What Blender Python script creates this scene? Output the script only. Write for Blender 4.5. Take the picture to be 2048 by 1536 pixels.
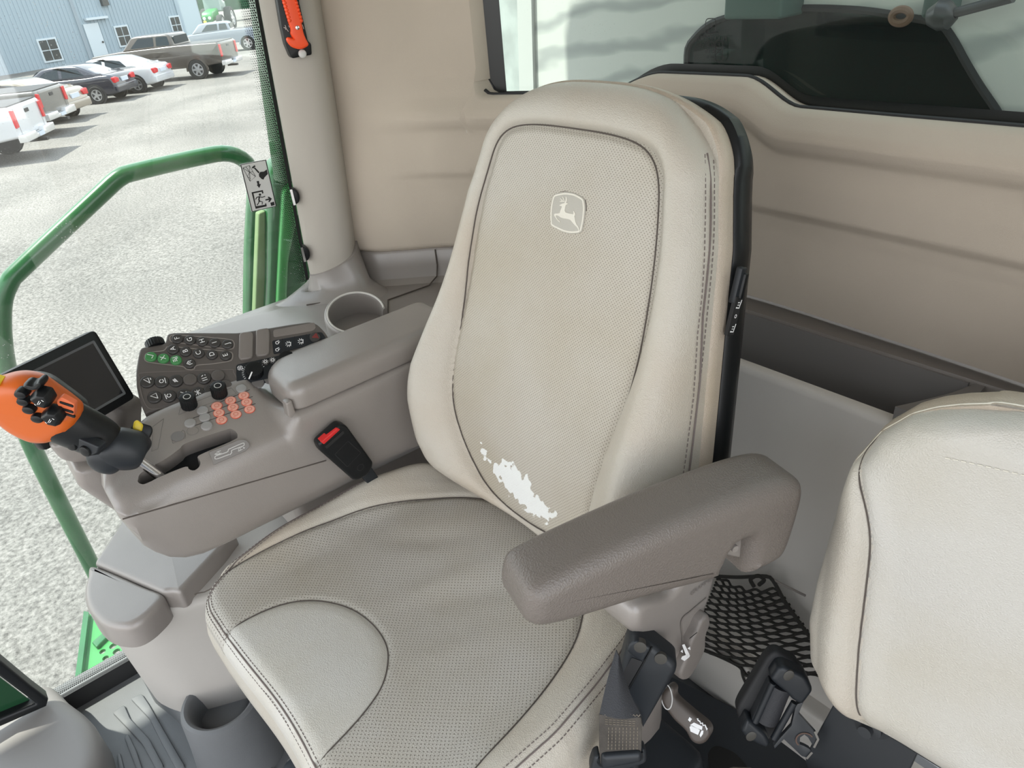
import bpy, bmesh, math, random
import numpy as np
from mathutils import Vector, Matrix
random.seed(7); rng = np.random.default_rng(7)

for o in list(bpy.data.objects):
    bpy.data.objects.remove(o, do_unlink=True)
scene = bpy.context.scene
COL = scene.collection

# ------------------------------------------------------------------ camera
# Solved from the photograph's vanishing points. X: across the cab, Y: to the rear wall, Z: up; cab floor at z = 0.
F, CX, CY = 1420.0, 1024.0, 768.0
CAM = np.array([0.0, 0.0, 1.40])
def _unit(v):
    v = np.asarray(v, float); return v / np.linalg.norm(v)
_n = np.array([0.1, 1.0]) / math.hypot(0.1, 1.0)
_dv = F * F / (848.0 * _n[1])
_up = -_unit([_n[0] * _dv, _n[1] * _dv, F])
_a = np.array([-322.0 - CX, -848.0 - 0.1 * (-322.0 - CX), F]); _a = _unit(_a); _a = _unit(_a - _up * (_a @ _up))
ROT = np.array([-_a, np.cross(_up, -_a), _up])          # camera (x right, y down, z forward) -> world
cam_data = bpy.data.cameras.new('camera'); cam_data.sensor_width = 36.0; cam_data.lens = 36.0 * F / 2048.0
cam_data.clip_start = 0.02; cam_data.clip_end = 500
cam = bpy.data.objects.new('camera', cam_data); COL.objects.link(cam)
_r, _u, _b = ROT @ np.array([1, 0, 0]), ROT @ np.array([0, -1, 0]), ROT @ np.array([0, 0, -1])
cam.matrix_world = Matrix(((_r[0], _u[0], _b[0], CAM[0]), (_r[1], _u[1], _b[1], CAM[1]), (_r[2], _u[2], _b[2], CAM[2]), (0, 0, 0, 1)))
scene.camera = cam

# ------------------------------------------------------------------ sky, sun, exposure
world = bpy.data.worlds.new('sky'); scene.world = world; world.use_nodes = True
wn = world.node_tree; wn.nodes.clear()
_out = wn.nodes.new('ShaderNodeOutputWorld'); _bg = wn.nodes.new('ShaderNodeBackground')
_tc = wn.nodes.new('ShaderNodeTexCoord'); _sep = wn.nodes.new('ShaderNodeSeparateXYZ'); _ramp = wn.nodes.new('ShaderNodeValToRGB')
_ramp.color_ramp.elements[0].position = 0.0; _ramp.color_ramp.elements[0].color = (1.0, 0.99, 0.97, 1)
_ramp.color_ramp.elements[1].position = 0.9; _ramp.color_ramp.elements[1].color = (0.74, 0.85, 1.0, 1)
wn.links.new(_tc.outputs['Generated'], _sep.inputs[0]); wn.links.new(_sep.outputs['Z'], _ramp.inputs[0])
wn.links.new(_ramp.outputs[0], _bg.inputs[0]); _bg.inputs[1].default_value = 1.25
wn.links.new(_bg.outputs[0], _out.inputs[0])
sun_data = bpy.data.lights.new('sun', 'SUN'); sun_data.energy = 4.2; sun_data.angle = math.radians(1.0); sun_data.color = (1.0, 0.96, 0.88)
sun = bpy.data.objects.new('sun', sun_data); COL.objects.link(sun)
sun.rotation_euler = Vector((-0.30, -0.36, 0.88)).to_track_quat('Z', 'Y').to_euler()
scene.view_settings.view_transform = 'Standard'; scene.view_settings.look = 'None'
scene.view_settings.exposure = 1.3; scene.view_settings.gamma = 1.0; scene.view_settings.use_curve_mapping = False

# ------------------------------------------------------------------ helpers
def ray(px, py):
    return ROT @ _unit([px - CX, py - CY, F])
def Pz(px, py, z):
    d = ray(px, py); return CAM + d * (z - CAM[2]) / d[2]
def Py(px, py, y):
    d = ray(px, py); return CAM + d * y / d[1]
def Px(px, py, x):
    d = ray(px, py); return CAM + d * x / d[0]
def Pp(px, py, o, n):
    d = ray(px, py); return CAM + d * ((np.asarray(o) - CAM) @ n) / (d @ n)
def Pd(px, py, dist):
    return CAM + ray(px, py) * dist

class Frame:
    """A flat working plane in the cab: origin o, axes u, v, normal n."""
    def __init__(s, o, u, v):
        s.o = np.asarray(o, float); s.u = _unit(u); v = np.asarray(v, float); s.v = _unit(v - s.u * (v @ s.u)); s.n = np.cross(s.u, s.v)
    def p(s, a, b, c=0.0):
        return s.o + s.u * a + s.v * b + s.n * c
    def px(s, x, y):
        q = Pp(x, y, s.o, s.n) - s.o; return (q @ s.u, q @ s.v)
    def pxs(s, pts):
        return [s.px(*q) for q in pts]
    def at(s, x, y, c=0.0):
        a, b = s.px(x, y); return Frame(s.p(a, b, c), s.u, s.v)
    def shift(s, a=0, b=0, c=0):
        return Frame(s.p(a, b, c), s.u, s.v)
    def rot(s, ang):
        c, k = math.cos(ang), math.sin(ang); return Frame(s.o, s.u * c + s.v * k, s.v * c - s.u * k)
    def mat(s):
        return Matrix(((s.u[0], s.v[0], s.n[0], s.o[0]), (s.u[1], s.v[1], s.n[1], s.o[1]), (s.u[2], s.v[2], s.n[2], s.o[2]), (0, 0, 0, 1)))

WL = {}
def thing(name, label, cat, loc, group=None):
    o = bpy.data.objects.new(name, None); COL.objects.link(o); o.location = Vector(loc); o.empty_display_size = 0.05
    o['label'] = label; o['category'] = cat
    if group: o['group'] = group
    WL[o] = Vector(loc)
    return o
def tag(o, label, cat, group=None):
    o['label'] = label; o['category'] = cat
    if group: o['group'] = group
    return o
def structure(o, label=None, cat=None):
    o['kind'] = 'structure'
    if label: o['label'] = label
    if cat: o['category'] = cat
    return o
def obj(name, me, m, parent=None, label=None, stuff=False, sharp=40, recentre=True):
    """Link a mesh given in world coordinates as one object, below parent when given."""
    me.name = name
    if m is not None and not me.materials: me.materials.append(m)
    if sharp is not None and len(me.polygons):
        me.polygons.foreach_set('use_smooth', [True] * len(me.polygons)); me.set_sharp_from_angle(angle=math.radians(sharp))
    o = bpy.data.objects.new(name, me); COL.objects.link(o)
    if parent is not None:
        L = WL[parent]; me.transform(Matrix.Translation(-L)); o.parent = parent; WL[o] = L
    else:
        if recentre and len(me.vertices):
            n = len(me.vertices); co = np.empty(n * 3); me.vertices.foreach_get('co', co); co = co.reshape(-1, 3)
            c = Vector((float((co[:, 0].min() + co[:, 0].max()) / 2), float((co[:, 1].min() + co[:, 1].max()) / 2), float(co[:, 2].min())))
            me.transform(Matrix.Translation(-c)); o.location = c
            WL[o] = c
        else:
            WL[o] = Vector((0, 0, 0))
    if label: o['label'] = label
    if stuff: o['kind'] = 'stuff'
    return o
def inst(name, me, fr, m=None, parent=None, label=None):
    """A copy that shares mesh data, set on a frame."""
    if m is not None and not me.materials: me.materials.append(m)
    o = bpy.data.objects.new(name, me); COL.objects.link(o)
    M = fr.mat() if isinstance(fr, Frame) else fr
    if parent is not None:
        L = WL[parent]; o.parent = parent; o.matrix_local = Matrix.Translation(-L) @ M
    else:
        o.matrix_world = M
    WL[o] = M.to_translation()
    if label: o['label'] = label
    return o
def mk(verts, faces):
    me = bpy.data.meshes.new('m'); me.from_pydata([tuple(map(float, v)) for v in verts], [], [tuple(map(int, f)) for f in faces]); me.update(); return me
def fixn(me):
    bm = bmesh.new(); bm.from_mesh(me); bmesh.ops.remove_doubles(bm, verts=bm.verts, dist=1e-6); bmesh.ops.recalc_face_normals(bm, faces=bm.faces); bm.to_mesh(me); bm.free(); return me
def join(meshes):
    bm = bmesh.new()
    for k in meshes: bm.from_mesh(k)
    me = bpy.data.meshes.new('m'); bm.to_mesh(me); bm.free(); return me
def smooth(pts, n=40, closed=False):
    """Catmull-Rom through the points, resampled evenly."""
    P = np.asarray(pts, float); m = len(P); out = []
    segs = m if closed else m - 1
    for i in range(segs):
        p0 = P[(i - 1) % m] if closed or i > 0 else 2 * P[0] - P[1]
        p1, p2 = P[i], P[(i + 1) % m]
        p3 = P[(i + 2) % m] if closed or i + 2 < m else 2 * P[-1] - P[-2]
        for t in np.linspace(0, 1, 14, endpoint=False):
            out.append(0.5 * ((2 * p1) + (p2 - p0) * t + (2 * p0 - 5 * p1 + 4 * p2 - p3) * t * t + (3 * p1 - p0 - 3 * p2 + p3) * t ** 3))
    if not closed: out.append(P[-1])
    else: out.append(out[0])
    out = np.array(out); d = np.r_[0, np.cumsum(np.linalg.norm(np.diff(out, axis=0), axis=1))]
    s = np.linspace(0, d[-1], n + (1 if closed else 0))
    R = np.stack([np.interp(s, d, out[:, k]) for k in range(out.shape[1])], 1)
    return R[:-1] if closed else R
def rounded(pts, r, k=5):
    """Polygon with its corners rounded by r (a number or one per corner)."""
    P = [np.asarray(p, float) for p in pts]; n = len(P); out = []
    for i in range(n):
        a, b, c = P[i - 1], P[i], P[(i + 1) % n]; rr = r[i] if hasattr(r, '__len__') else r
        d1, d2 = np.linalg.norm(a - b), np.linalg.norm(c - b); q = min(rr, d1 * .49, d2 * .49)
        if q < 1e-6: out.append(b); continue
        s, e = b + (a - b) / d1 * q, b + (c - b) / d2 * q
        for t in np.linspace(0, 1, k): out.append((1 - t) ** 2 * s + 2 * t * (1 - t) * b + t * t * e)
    return out
def area2(P):
    P = np.asarray(P); x, y = P[:, 0], P[:, 1]; return 0.5 * np.sum(x * np.roll(y, -1) - np.roll(x, -1) * y)
def inset(P, d):
    P = np.asarray(P, float); e = np.roll(P, -1, 0) - P; e /= np.maximum(np.linalg.norm(e, axis=1, keepdims=True), 1e-9)
    nn = np.stack([-e[:, 1], e[:, 0]], 1); m = nn + np.roll(nn, 1, 0); l = np.linalg.norm(m, axis=1, keepdims=True); m /= np.maximum(l, 1e-6)
    c = np.clip((m * nn).sum(1, keepdims=True), 0.45, 1); Q = P + m * d / c
    for _ in range(60):                      # collapse edges that turned over in tight corners
        f = np.roll(Q, -1, 0) - Q; bad = np.nonzero((f * e).sum(1) < -1e-12)[0]
        if not len(bad): break
        for i in bad:
            j = (i + 1) % len(Q); h = (Q[i] + Q[j]) / 2; Q[i] = h; Q[j] = h + e[i] * 1e-7
    return Q
def puff(P, fr, c0, c1, r=0.0, seg=3, r0=None):
    """Solid from outline P on a frame between heights c0 < c1 along its normal, far edge rounded by r (near edge by r0)."""
    P = np.asarray(P, float)
    if area2(P) < 0: P = P[::-1]
    r0 = 0.0 if r0 is None else r0
    L = []
    if r0 > 0:
        for a in np.linspace(0, math.pi / 2, seg + 1): L.append((r0 * (1 - math.sin(a)), c0 + r0 * (1 - math.cos(a))))
    else: L.append((0, c0))
    if r > 0:
        for a in np.linspace(0, math.pi / 2, seg + 1): L.append((r * (1 - math.cos(a)), c1 - r * (1 - math.sin(a))))
    else: L.append((0, c1))
    V, Fc = [], []; n = len(P)
    for d, c in L:
        Q = inset(P, d) if d > 1e-9 else P
        V += [fr.p(q[0], q[1], c) for q in Q]
    for k in range(len(L) - 1):
        for i in range(n):
            j = (i + 1) % n; Fc.append((k * n + i, k * n + j, (k + 1) * n + j, (k + 1) * n + i))
    Fc.append(tuple(range(n - 1, -1, -1))); Fc.append(tuple((len(L) - 1) * n + i for i in range(n)))
    me = mk(V, Fc)
    return tidy(me) if r > 0 or r0 > 0 else me
def tidy(me):
    bm = bmesh.new(); bm.from_mesh(me); bmesh.ops.remove_doubles(bm, verts=bm.verts, dist=5e-6); bmesh.ops.dissolve_degenerate(bm, dist=2e-6, edges=bm.edges)
    bmesh.ops.triangulate(bm, faces=[f for f in bm.faces if len(f.verts) > 4]); bm.to_mesh(me); bm.free(); return me
def box(fr, a0, a1, b0, b1, c0, c1, r=0.0, seg=2, corner=0.0):
    P = [(a0, b0), (a1, b0), (a1, b1), (a0, b1)]
    if corner > 0: P = rounded(P, corner, 4)
    return puff(P, fr, c0, c1, r, seg, r if r > 0 else None)
def circle(r, n=20, cx=0, cy=0, ry=None):
    return [(cx + r * math.cos(2 * math.pi * i / n), cy + (ry or r) * math.sin(2 * math.pi * i / n)) for i in range(n)]
def sweep(path, rings, closed=False, cap=True):
    n = len(rings[0]); V = [p for R in rings for p in R]; Fc = []; m = len(rings)
    for k in range(m if closed else m - 1):
        k2 = (k + 1) % m
        for i in range(n):
            j = (i + 1) % n; Fc.append((k * n + i, k * n + j, k2 * n + j, k2 * n + i))
    if cap and not closed: Fc.append(tuple(range(n - 1, -1, -1))); Fc.append(tuple((m - 1) * n + i for i in range(n)))
    return mk(V, Fc)
def tube(path, r, seg=10, closed=False, flat=1.0):
    """Round tube along a path; r is a number or one per point."""
    P = np.asarray(path, float); n = len(P); rr = np.full(n, r) if np.isscalar(r) else np.asarray(r)
    T = np.gradient(P, axis=0) if not closed else np.roll(P, -1, 0) - np.roll(P, 1, 0)
    T /= np.maximum(np.linalg.norm(T, axis=1, keepdims=True), 1e-9)
    ref = np.array([0, 0, 1.0]) if abs(T[0][2]) < 0.9 else np.array([1.0, 0, 0])
    N = _unit(np.cross(T[0], ref)); rings = []
    for i in range(n):
        N = _unit(N - T[i] * (N @ T[i])); B = np.cross(T[i], N)
        rings.append([P[i] + rr[i] * (math.cos(a) * N + flat * math.sin(a) * B) for a in np.linspace(0, 2 * math.pi, seg, endpoint=False)])
    return fixn(sweep(P, rings, closed))
def lathe(fr, prof, seg=28):
    """Turn (radius, height) pairs about a frame's normal."""
    V, Fc = [], []; m = len(prof)
    for r, c in prof:
        for i in range(seg):
            a = 2 * math.pi * i / seg; V.append(fr.p(r * math.cos(a), r * math.sin(a), c))
    for k in range(m - 1):
        for i in range(seg):
            j = (i + 1) % seg; Fc.append((k * seg + i, k * seg + j, (k + 1) * seg + j, (k + 1) * seg + i))
    Fc.append(tuple(range(seg - 1, -1, -1))); Fc.append(tuple((m - 1) * seg + i for i in range(seg)))
    return fixn(mk(V, Fc))
def grid(P, closeu=False):
    P = np.asarray(P); a, b = P.shape[:2]; Fc = []
    for i in range(a - 1):
        for j in range(b if closeu else b - 1):
            k = (j + 1) % b; Fc.append((i * b + j, i * b + k, (i + 1) * b + k, (i + 1) * b + j))
    return mk(P.reshape(-1, 3), Fc)
def ribbon(pts, w, fr, c=0.0, closed=False, t=0.0004):
    """Printed or engraved line of width w on a frame."""
    P = np.asarray(pts, float); T = np.gradient(P, axis=0) if not closed else np.roll(P, -1, 0) - np.roll(P, 1, 0)
    T /= np.maximum(np.linalg.norm(T, axis=1, keepdims=True), 1e-9); N = np.stack([-T[:, 1], T[:, 0]], 1) * w / 2
    n = len(P); V = [fr.p(*q, c) for q in P - N] + [fr.p(*q, c) for q in P + N]; Fc = []
    for i in range(n if closed else n - 1):
        j = (i + 1) % n; Fc.append((i, j, n + j, n + i))
    return mk(V, Fc)
def flat(P, fr, c=0.0):
    P = np.asarray(P)
    if area2(P) < 0: P = P[::-1]
    return mk([fr.p(q[0], q[1], c) for q in P], [tuple(range(len(P)))])
_txt = {}
def text(body, size, fr, c=0.0, mirror=False):
    """Lettering as a flat mesh centred on a frame."""
    if body not in _txt:
        cu = bpy.data.curves.new('t', 'FONT'); cu.body = body; cu.align_x = 'CENTER'; cu.align_y = 'CENTER'; cu.resolution_u = 3
        to = bpy.data.objects.new('t', cu); COL.objects.link(to); dg = bpy.context.evaluated_depsgraph_get()
        _txt[body] = bpy.data.meshes.new_from_object(to.evaluated_get(dg)); bpy.data.objects.remove(to); bpy.data.curves.remove(cu)
    me = _txt[body].copy(); s = -1 if mirror else 1
    me.transform(fr.shift(c=c).mat() @ Matrix.Diagonal((size * s, size, size, 1))); me.materials.clear(); return me
def boolean(me, cutters):
    """Cut meshes away from a mesh."""
    a = bpy.data.objects.new('a', me); COL.objects.link(a); tmp = []
    for c in cutters:
        b = bpy.data.objects.new('b', c); COL.objects.link(b); tmp.append(b)
        md = a.modifiers.new('b', 'BOOLEAN'); md.operation = 'DIFFERENCE'; md.object = b; md.solver = 'EXACT'
    dg = bpy.context.evaluated_depsgraph_get(); out = bpy.data.meshes.new_from_object(a.evaluated_get(dg))
    for b in tmp + [a]: bpy.data.objects.remove(b)
    out.materials.clear(); return out
def field(P, labels, names, mats, parent, uv=None, attrs=None):
    """A quad grid cut into several parts by a label on every face."""
    a, b = P.shape[:2]; made = {}
    for lb in sorted(set(labels.ravel().tolist())):
        if names.get(lb) is None: continue
        ii, jj = np.nonzero(labels == lb); q = np.stack([ii * b + jj, ii * b + jj + 1, (ii + 1) * b + jj + 1, (ii + 1) * b + jj], 1)
        used, inv = np.unique(q.ravel(), return_inverse=True)
        me = mk(P.reshape(-1, 3)[used], inv.reshape(-1, 4))
        if uv is not None:
            l = me.uv_layers.new(name='UVMap'); U = uv.reshape(-1, 2)[used]
            vi = np.empty(len(me.loops), int); me.loops.foreach_get('vertex_index', vi); l.data.foreach_set('uv', U[vi].ravel())
        for k, v in (attrs or {}).items():
            at = me.attributes.new(k, 'FLOAT', 'POINT'); at.data.foreach_set('value', v.reshape(-1)[used].astype(np.float32))
        made[lb] = obj(names[lb], me, mats[lb], parent, sharp=60)
    return made
def polydist(X, Y, P, closed=False):
    P = np.asarray(P, float); d = np.full(X.shape, 9.0)
    for i in range(len(P) if closed else len(P) - 1):
        a, b = P[i], P[(i + 1) % len(P)]; e = b - a; L = max(e @ e, 1e-12)
        t = np.clip(((X - a[0]) * e[0] + (Y - a[1]) * e[1]) / L, 0, 1); d = np.minimum(d, np.hypot(X - a[0] - t * e[0], Y - a[1] - t * e[1]))
    return d
def inside(X, Y, P):
    P = np.asarray(P, float); r = np.zeros(X.shape, bool); n = len(P)
    for i in range(n):
        (x1, y1), (x2, y2) = P[i], P[(i + 1) % n]
        if abs(y2 - y1) < 1e-12: continue
        r ^= ((y1 > Y) != (y2 > Y)) & (X < (x2 - x1) * (Y - y1) / (y2 - y1) + x1)
    return r
def stitches(path, normals, length=0.0045, gap=0.0025, r=0.0006):
    """A run of thread stitches along a 3-D path, slightly proud of it."""
    P = np.asarray(path, float); d = np.r_[0, np.cumsum(np.linalg.norm(np.diff(P, axis=0), axis=1))]; V, Fc = [], []; s = 0.0
    N = np.asarray(normals, float)
    while s + length < d[-1]:
        a = np.array([np.interp(s, d, P[:, k]) for k in range(3)]); b = np.array([np.interp(s + length, d, P[:, k]) for k in range(3)])
        nn = _unit([np.interp(s, d, N[:, k]) for k in range(3)]) if N.ndim > 1 else _unit(N)
        t = _unit(b - a); c = np.cross(t, nn) * r; h = nn * r * 1.1; i = len(V)
        V += [a - c, a + c, b + c, b - c, a - c * .6 + h, a + c * .6 + h, b + c * .6 + h, b - c * .6 + h]
        Fc += [(i + 4, i + 5, i + 6, i + 7), (i, i + 1, i + 5, i + 4), (i + 1, i + 2, i + 6, i + 5), (i + 2, i + 3, i + 7, i + 6), (i + 3, i, i + 4, i + 7)]
        s += length + gap
    return fixn(mk(V, Fc))

# ------------------------------------------------------------------ materials
def mat(name, col, rough=0.5, metal=0.0, spec=0.5, bump=None, vary=None, coat=0.0, trans=None):
    """bump: (scale, strength, kind[, distance]); vary: (scale, amount) gives uneven colour."""
    m = bpy.data.materials.new(name); m.use_nodes = True; nt = m.node_tree; b = nt.nodes['Principled BSDF']
    b.inputs['Base Color'].default_value = (*col, 1); b.inputs['Roughness'].default_value = rough; b.inputs['Metallic'].default_value = metal
    b.inputs['Specular IOR Level'].default_value = spec; b.inputs['Coat Weight'].default_value = coat
    tc = nt.nodes.new('ShaderNodeTexCoord')
    if bump:
        if bump[2] == 'voronoi':
            t = nt.nodes.new('ShaderNodeTexVoronoi'); t.inputs['Scale'].default_value = bump[0]; o = t.outputs['Distance']
        else:
            t = nt.nodes.new('ShaderNodeTexNoise'); t.inputs['Scale'].default_value = bump[0]; t.inputs['Detail'].default_value = 3; o = t.outputs['Fac']
        nt.links.new(tc.outputs['Object'], t.inputs['Vector'])
        bp = nt.nodes.new('ShaderNodeBump'); bp.inputs['Strength'].default_value = bump[1]; bp.inputs['Distance'].default_value = bump[3] if len(bump) > 3 else 0.001
        nt.links.new(o, bp.inputs['Height']); nt.links.new(bp.outputs[0], b.inputs['Normal'])
    if vary:
        t2 = nt.nodes.new('ShaderNodeTexNoise'); t2.inputs['Scale'].default_value = vary[0]; t2.inputs['Detail'].default_value = 4
        nt.links.new(tc.outputs['Object'], t2.inputs['Vector'])
        mx = nt.nodes.new('ShaderNodeMix'); mx.data_type = 'RGBA'; k = vary[1]; c2 = vary[2] if len(vary) > 2 else tuple(c * (1 - k) for c in col)
        rp = nt.nodes.new('ShaderNodeMapRange'); rp.inputs['From Min'].default_value = 0.35; rp.inputs['From Max'].default_value = 0.7
        nt.links.new(t2.outputs['Fac'], rp.inputs['Value']); nt.links.new(rp.outputs[0], mx.inputs['Factor'])
        mx.inputs['A'].default_value = (*col, 1); mx.inputs['B'].default_value = (*c2, 1); nt.links.new(mx.outputs['Result'], b.inputs['Base Color'])
    return m
def glass_mat(name, tint, gloss=0.07, speck=0.0, rough=0.02):
    """Thin pane: tinted see-through with a weak mirror and dust specks."""
    m = bpy.data.materials.new(name); m.use_nodes = True; nt = m.node_tree; nt.nodes.clear()
    out = nt.nodes.new('ShaderNodeOutputMaterial'); tr = nt.nodes.new('ShaderNodeBsdfTransparent'); tr.inputs[0].default_value = (*tint, 1)
    gl = nt.nodes.new('ShaderNodeBsdfGlossy'); gl.inputs['Roughness'].default_value = rough; gl.inputs[0].default_value = (1, 1, 1, 1)
    mx = nt.nodes.new('ShaderNodeMixShader'); mx.inputs[0].default_value = gloss
    nt.links.new(tr.outputs[0], mx.inputs[1]); nt.links.new(gl.outputs[0], mx.inputs[2]); last = mx
    if speck > 0:
        df = nt.nodes.new('ShaderNodeBsdfDiffuse'); df.inputs[0].default_value = (0.8, 0.82, 0.8, 1); tcn = nt.nodes.new('ShaderNodeTexCoord')
        vo = nt.nodes.new('ShaderNodeTexVoronoi'); vo.inputs['Scale'].default_value = 130; no = nt.nodes.new('ShaderNodeTexNoise'); no.inputs['Scale'].default_value = 5
        nt.links.new(tcn.outputs['Object'], vo.inputs['Vector']); nt.links.new(tcn.outputs['Object'], no.inputs['Vector'])
        l1 = nt.nodes.new('ShaderNodeMath'); l1.operation = 'LESS_THAN'; l1.inputs[1].default_value = 0.13; nt.links.new(vo.outputs['Distance'], l1.inputs[0])
        l2 = nt.nodes.new('ShaderNodeMapRange'); l2.inputs['From Min'].default_value = 0.5; l2.inputs['From Max'].default_value = 0.62; nt.links.new(no.outputs['Fac'], l2.inputs['Value'])
        mu = nt.nodes.new('ShaderNodeMath'); mu.operation = 'MULTIPLY'; nt.links.new(l1.outputs[0], mu.inputs[0]); nt.links.new(l2.outputs[0], mu.inputs[1])
        mu2 = nt.nodes.new('ShaderNodeMath'); mu2.operation = 'MULTIPLY'; mu2.inputs[1].default_value = speck; nt.links.new(mu.outputs[0], mu2.inputs[0])
        ad = nt.nodes.new('ShaderNodeMath'); ad.operation = 'ADD'; ad.inputs[1].default_value = 0.012; nt.links.new(mu2.outputs[0], ad.inputs[0])
        m2 = nt.nodes.new('ShaderNodeMixShader'); nt.links.new(ad.outputs[0], m2.inputs[0]); nt.links.new(mx.outputs[0], m2.inputs[1]); nt.links.new(df.outputs[0], m2.inputs[2]); last = m2
    nt.links.new(last.outputs[0], out.inputs[0]); return m
def leather_mat(name, col, perf=0.0, grain=620, wear=False, tan=None):
    """Grained leather; perf > 0 punches rows of pin holes (spacing in metres on the UV map); wear shows white backing."""
    m = mat(name, col, rough=0.36, spec=0.5); nt = m.node_tree; b = nt.nodes['Principled BSDF']
    tc = nt.nodes.new('ShaderNodeTexCoord'); vo = nt.nodes.new('ShaderNodeTexVoronoi'); vo.inputs['Scale'].default_value = grain; vo.feature = 'F1'
    nz = nt.nodes.new('ShaderNodeTexNoise'); nz.inputs['Scale'].default_value = 5.0; nz.inputs['Detail'].default_value = 5
    nt.links.new(tc.outputs['Object'], vo.inputs['Vector']); nt.links.new(tc.outputs['Object'], nz.inputs['Vector'])
    bp = nt.nodes.new('ShaderNodeBump'); bp.inputs['Strength'].default_value = 0.40; bp.inputs['Distance'].default_value = 0.0012
    wk = nt.nodes.new('ShaderNodeTexNoise'); wk.inputs['Scale'].default_value = 75; wk.inputs['Detail'].default_value = 5; wk.inputs['Distortion'].default_value = 1.6; nt.links.new(tc.outputs['Object'], wk.inputs['Vector'])
    b0 = nt.nodes.new('ShaderNodeBump'); b0.inputs['Strength'].default_value = 0.11 if perf == 0 else 0.05; b0.inputs['Distance'].default_value = 0.004; nt.links.new(wk.outputs['Fac'], b0.inputs['Height'])
    nt.links.new(b0.outputs[0], bp.inputs['Normal']); nt.links.new(vo.outputs['Distance'], bp.inputs['Height']); nt.links.new(bp.outputs[0], b.inputs['Normal'])
    mx = nt.nodes.new('ShaderNodeMix'); mx.data_type = 'RGBA'; mx.inputs['A'].default_value = (*col, 1)
    c2 = tan or tuple(c * k for c, k in zip(col, (0.90, 0.87, 0.80))); mx.inputs['B'].default_value = (*c2, 1)
    rp = nt.nodes.new('ShaderNodeMapRange'); rp.inputs['From Min'].default_value = 0.42; rp.inputs['From Max'].default_value = 0.72
    nt.links.new(nz.outputs['Fac'], rp.inputs['Value']); nt.links.new(rp.outputs[0], mx.inputs['Factor']); colour = mx.outputs['Result']
    if perf > 0:
        uv = nt.nodes.new('ShaderNodeUVMap'); mp = nt.nodes.new('ShaderNodeMapping'); mp.inputs['Rotation'].default_value = (0, 0, math.pi / 4)
        mp.inputs['Scale'].default_value = (1 / perf, 1 / perf, 1); nt.links.new(uv.outputs[0], mp.inputs[0])
        v2 = nt.nodes.new('ShaderNodeTexVoronoi'); v2.voronoi_dimensions = '2D'; v2.inputs['Randomness'].default_value = 0.0; v2.inputs['Scale'].default_value = 1.0
        nt.links.new(mp.outputs[0], v2.inputs['Vector'])
        lt = nt.nodes.new('ShaderNodeMapRange'); lt.inputs['From Min'].default_value = 0.12; lt.inputs['From Max'].default_value = 0.22; lt.inputs['To Min'].default_value = 1; lt.inputs['To Max'].default_value = 0
        nt.links.new(v2.outputs['Distance'], lt.inputs['Value'])
        m3 = nt.nodes.new('ShaderNodeMix'); m3.data_type = 'RGBA'; m3.inputs['B'].default_value = (col[0] * .36, col[1] * .33, col[2] * .30, 1)
        nt.links.new(lt.outputs[0], m3.inputs['Factor']); nt.links.new(colour, m3.inputs['A']); colour = m3.outputs['Result']
        b2 = nt.nodes.new('ShaderNodeBump'); b2.inputs['Strength'].default_value = 0.35; b2.inputs['Distance'].default_value = 0.0008; b2.invert = True
        nt.links.new(lt.outputs[0], b2.inputs['Height']); nt.links.new(bp.outputs[0], b2.inputs['Normal']); nt.links.new(b2.outputs[0], b.inputs['Normal'])
    if wear:
        at = nt.nodes.new('ShaderNodeAttribute'); at.attribute_name = 'wear'; n2 = nt.nodes.new('ShaderNodeTexNoise'); n2.inputs['Scale'].default_value = 95; n2.inputs['Detail'].default_value = 4; n2.inputs['Roughness'].default_value = 0.65
        nt.links.new(tc.outputs['Object'], n2.inputs['Vector']); ad = nt.nodes.new('ShaderNodeMath'); ad.operation = 'ADD'
        nt.links.new(at.outputs['Fac'], ad.inputs[0]); nt.links.new(n2.outputs['Fac'], ad.inputs[1])
        gt = nt.nodes.new('ShaderNodeMapRange'); gt.inputs['From Min'].default_value = 1.0; gt.inputs['From Max'].default_value = 1.03; nt.links.new(ad.outputs[0], gt.inputs['Value'])
        m4 = nt.nodes.new('ShaderNodeMix'); m4.data_type = 'RGBA'; m4.inputs['B'].default_value = (0.80, 0.81, 0.79, 1)
        nt.links.new(gt.outputs[0], m4.inputs['Factor']); nt.links.new(colour, m4.inputs['A']); colour = m4.outputs['Result']
    nt.links.new(colour, b.inputs['Base Color']); return m

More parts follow.
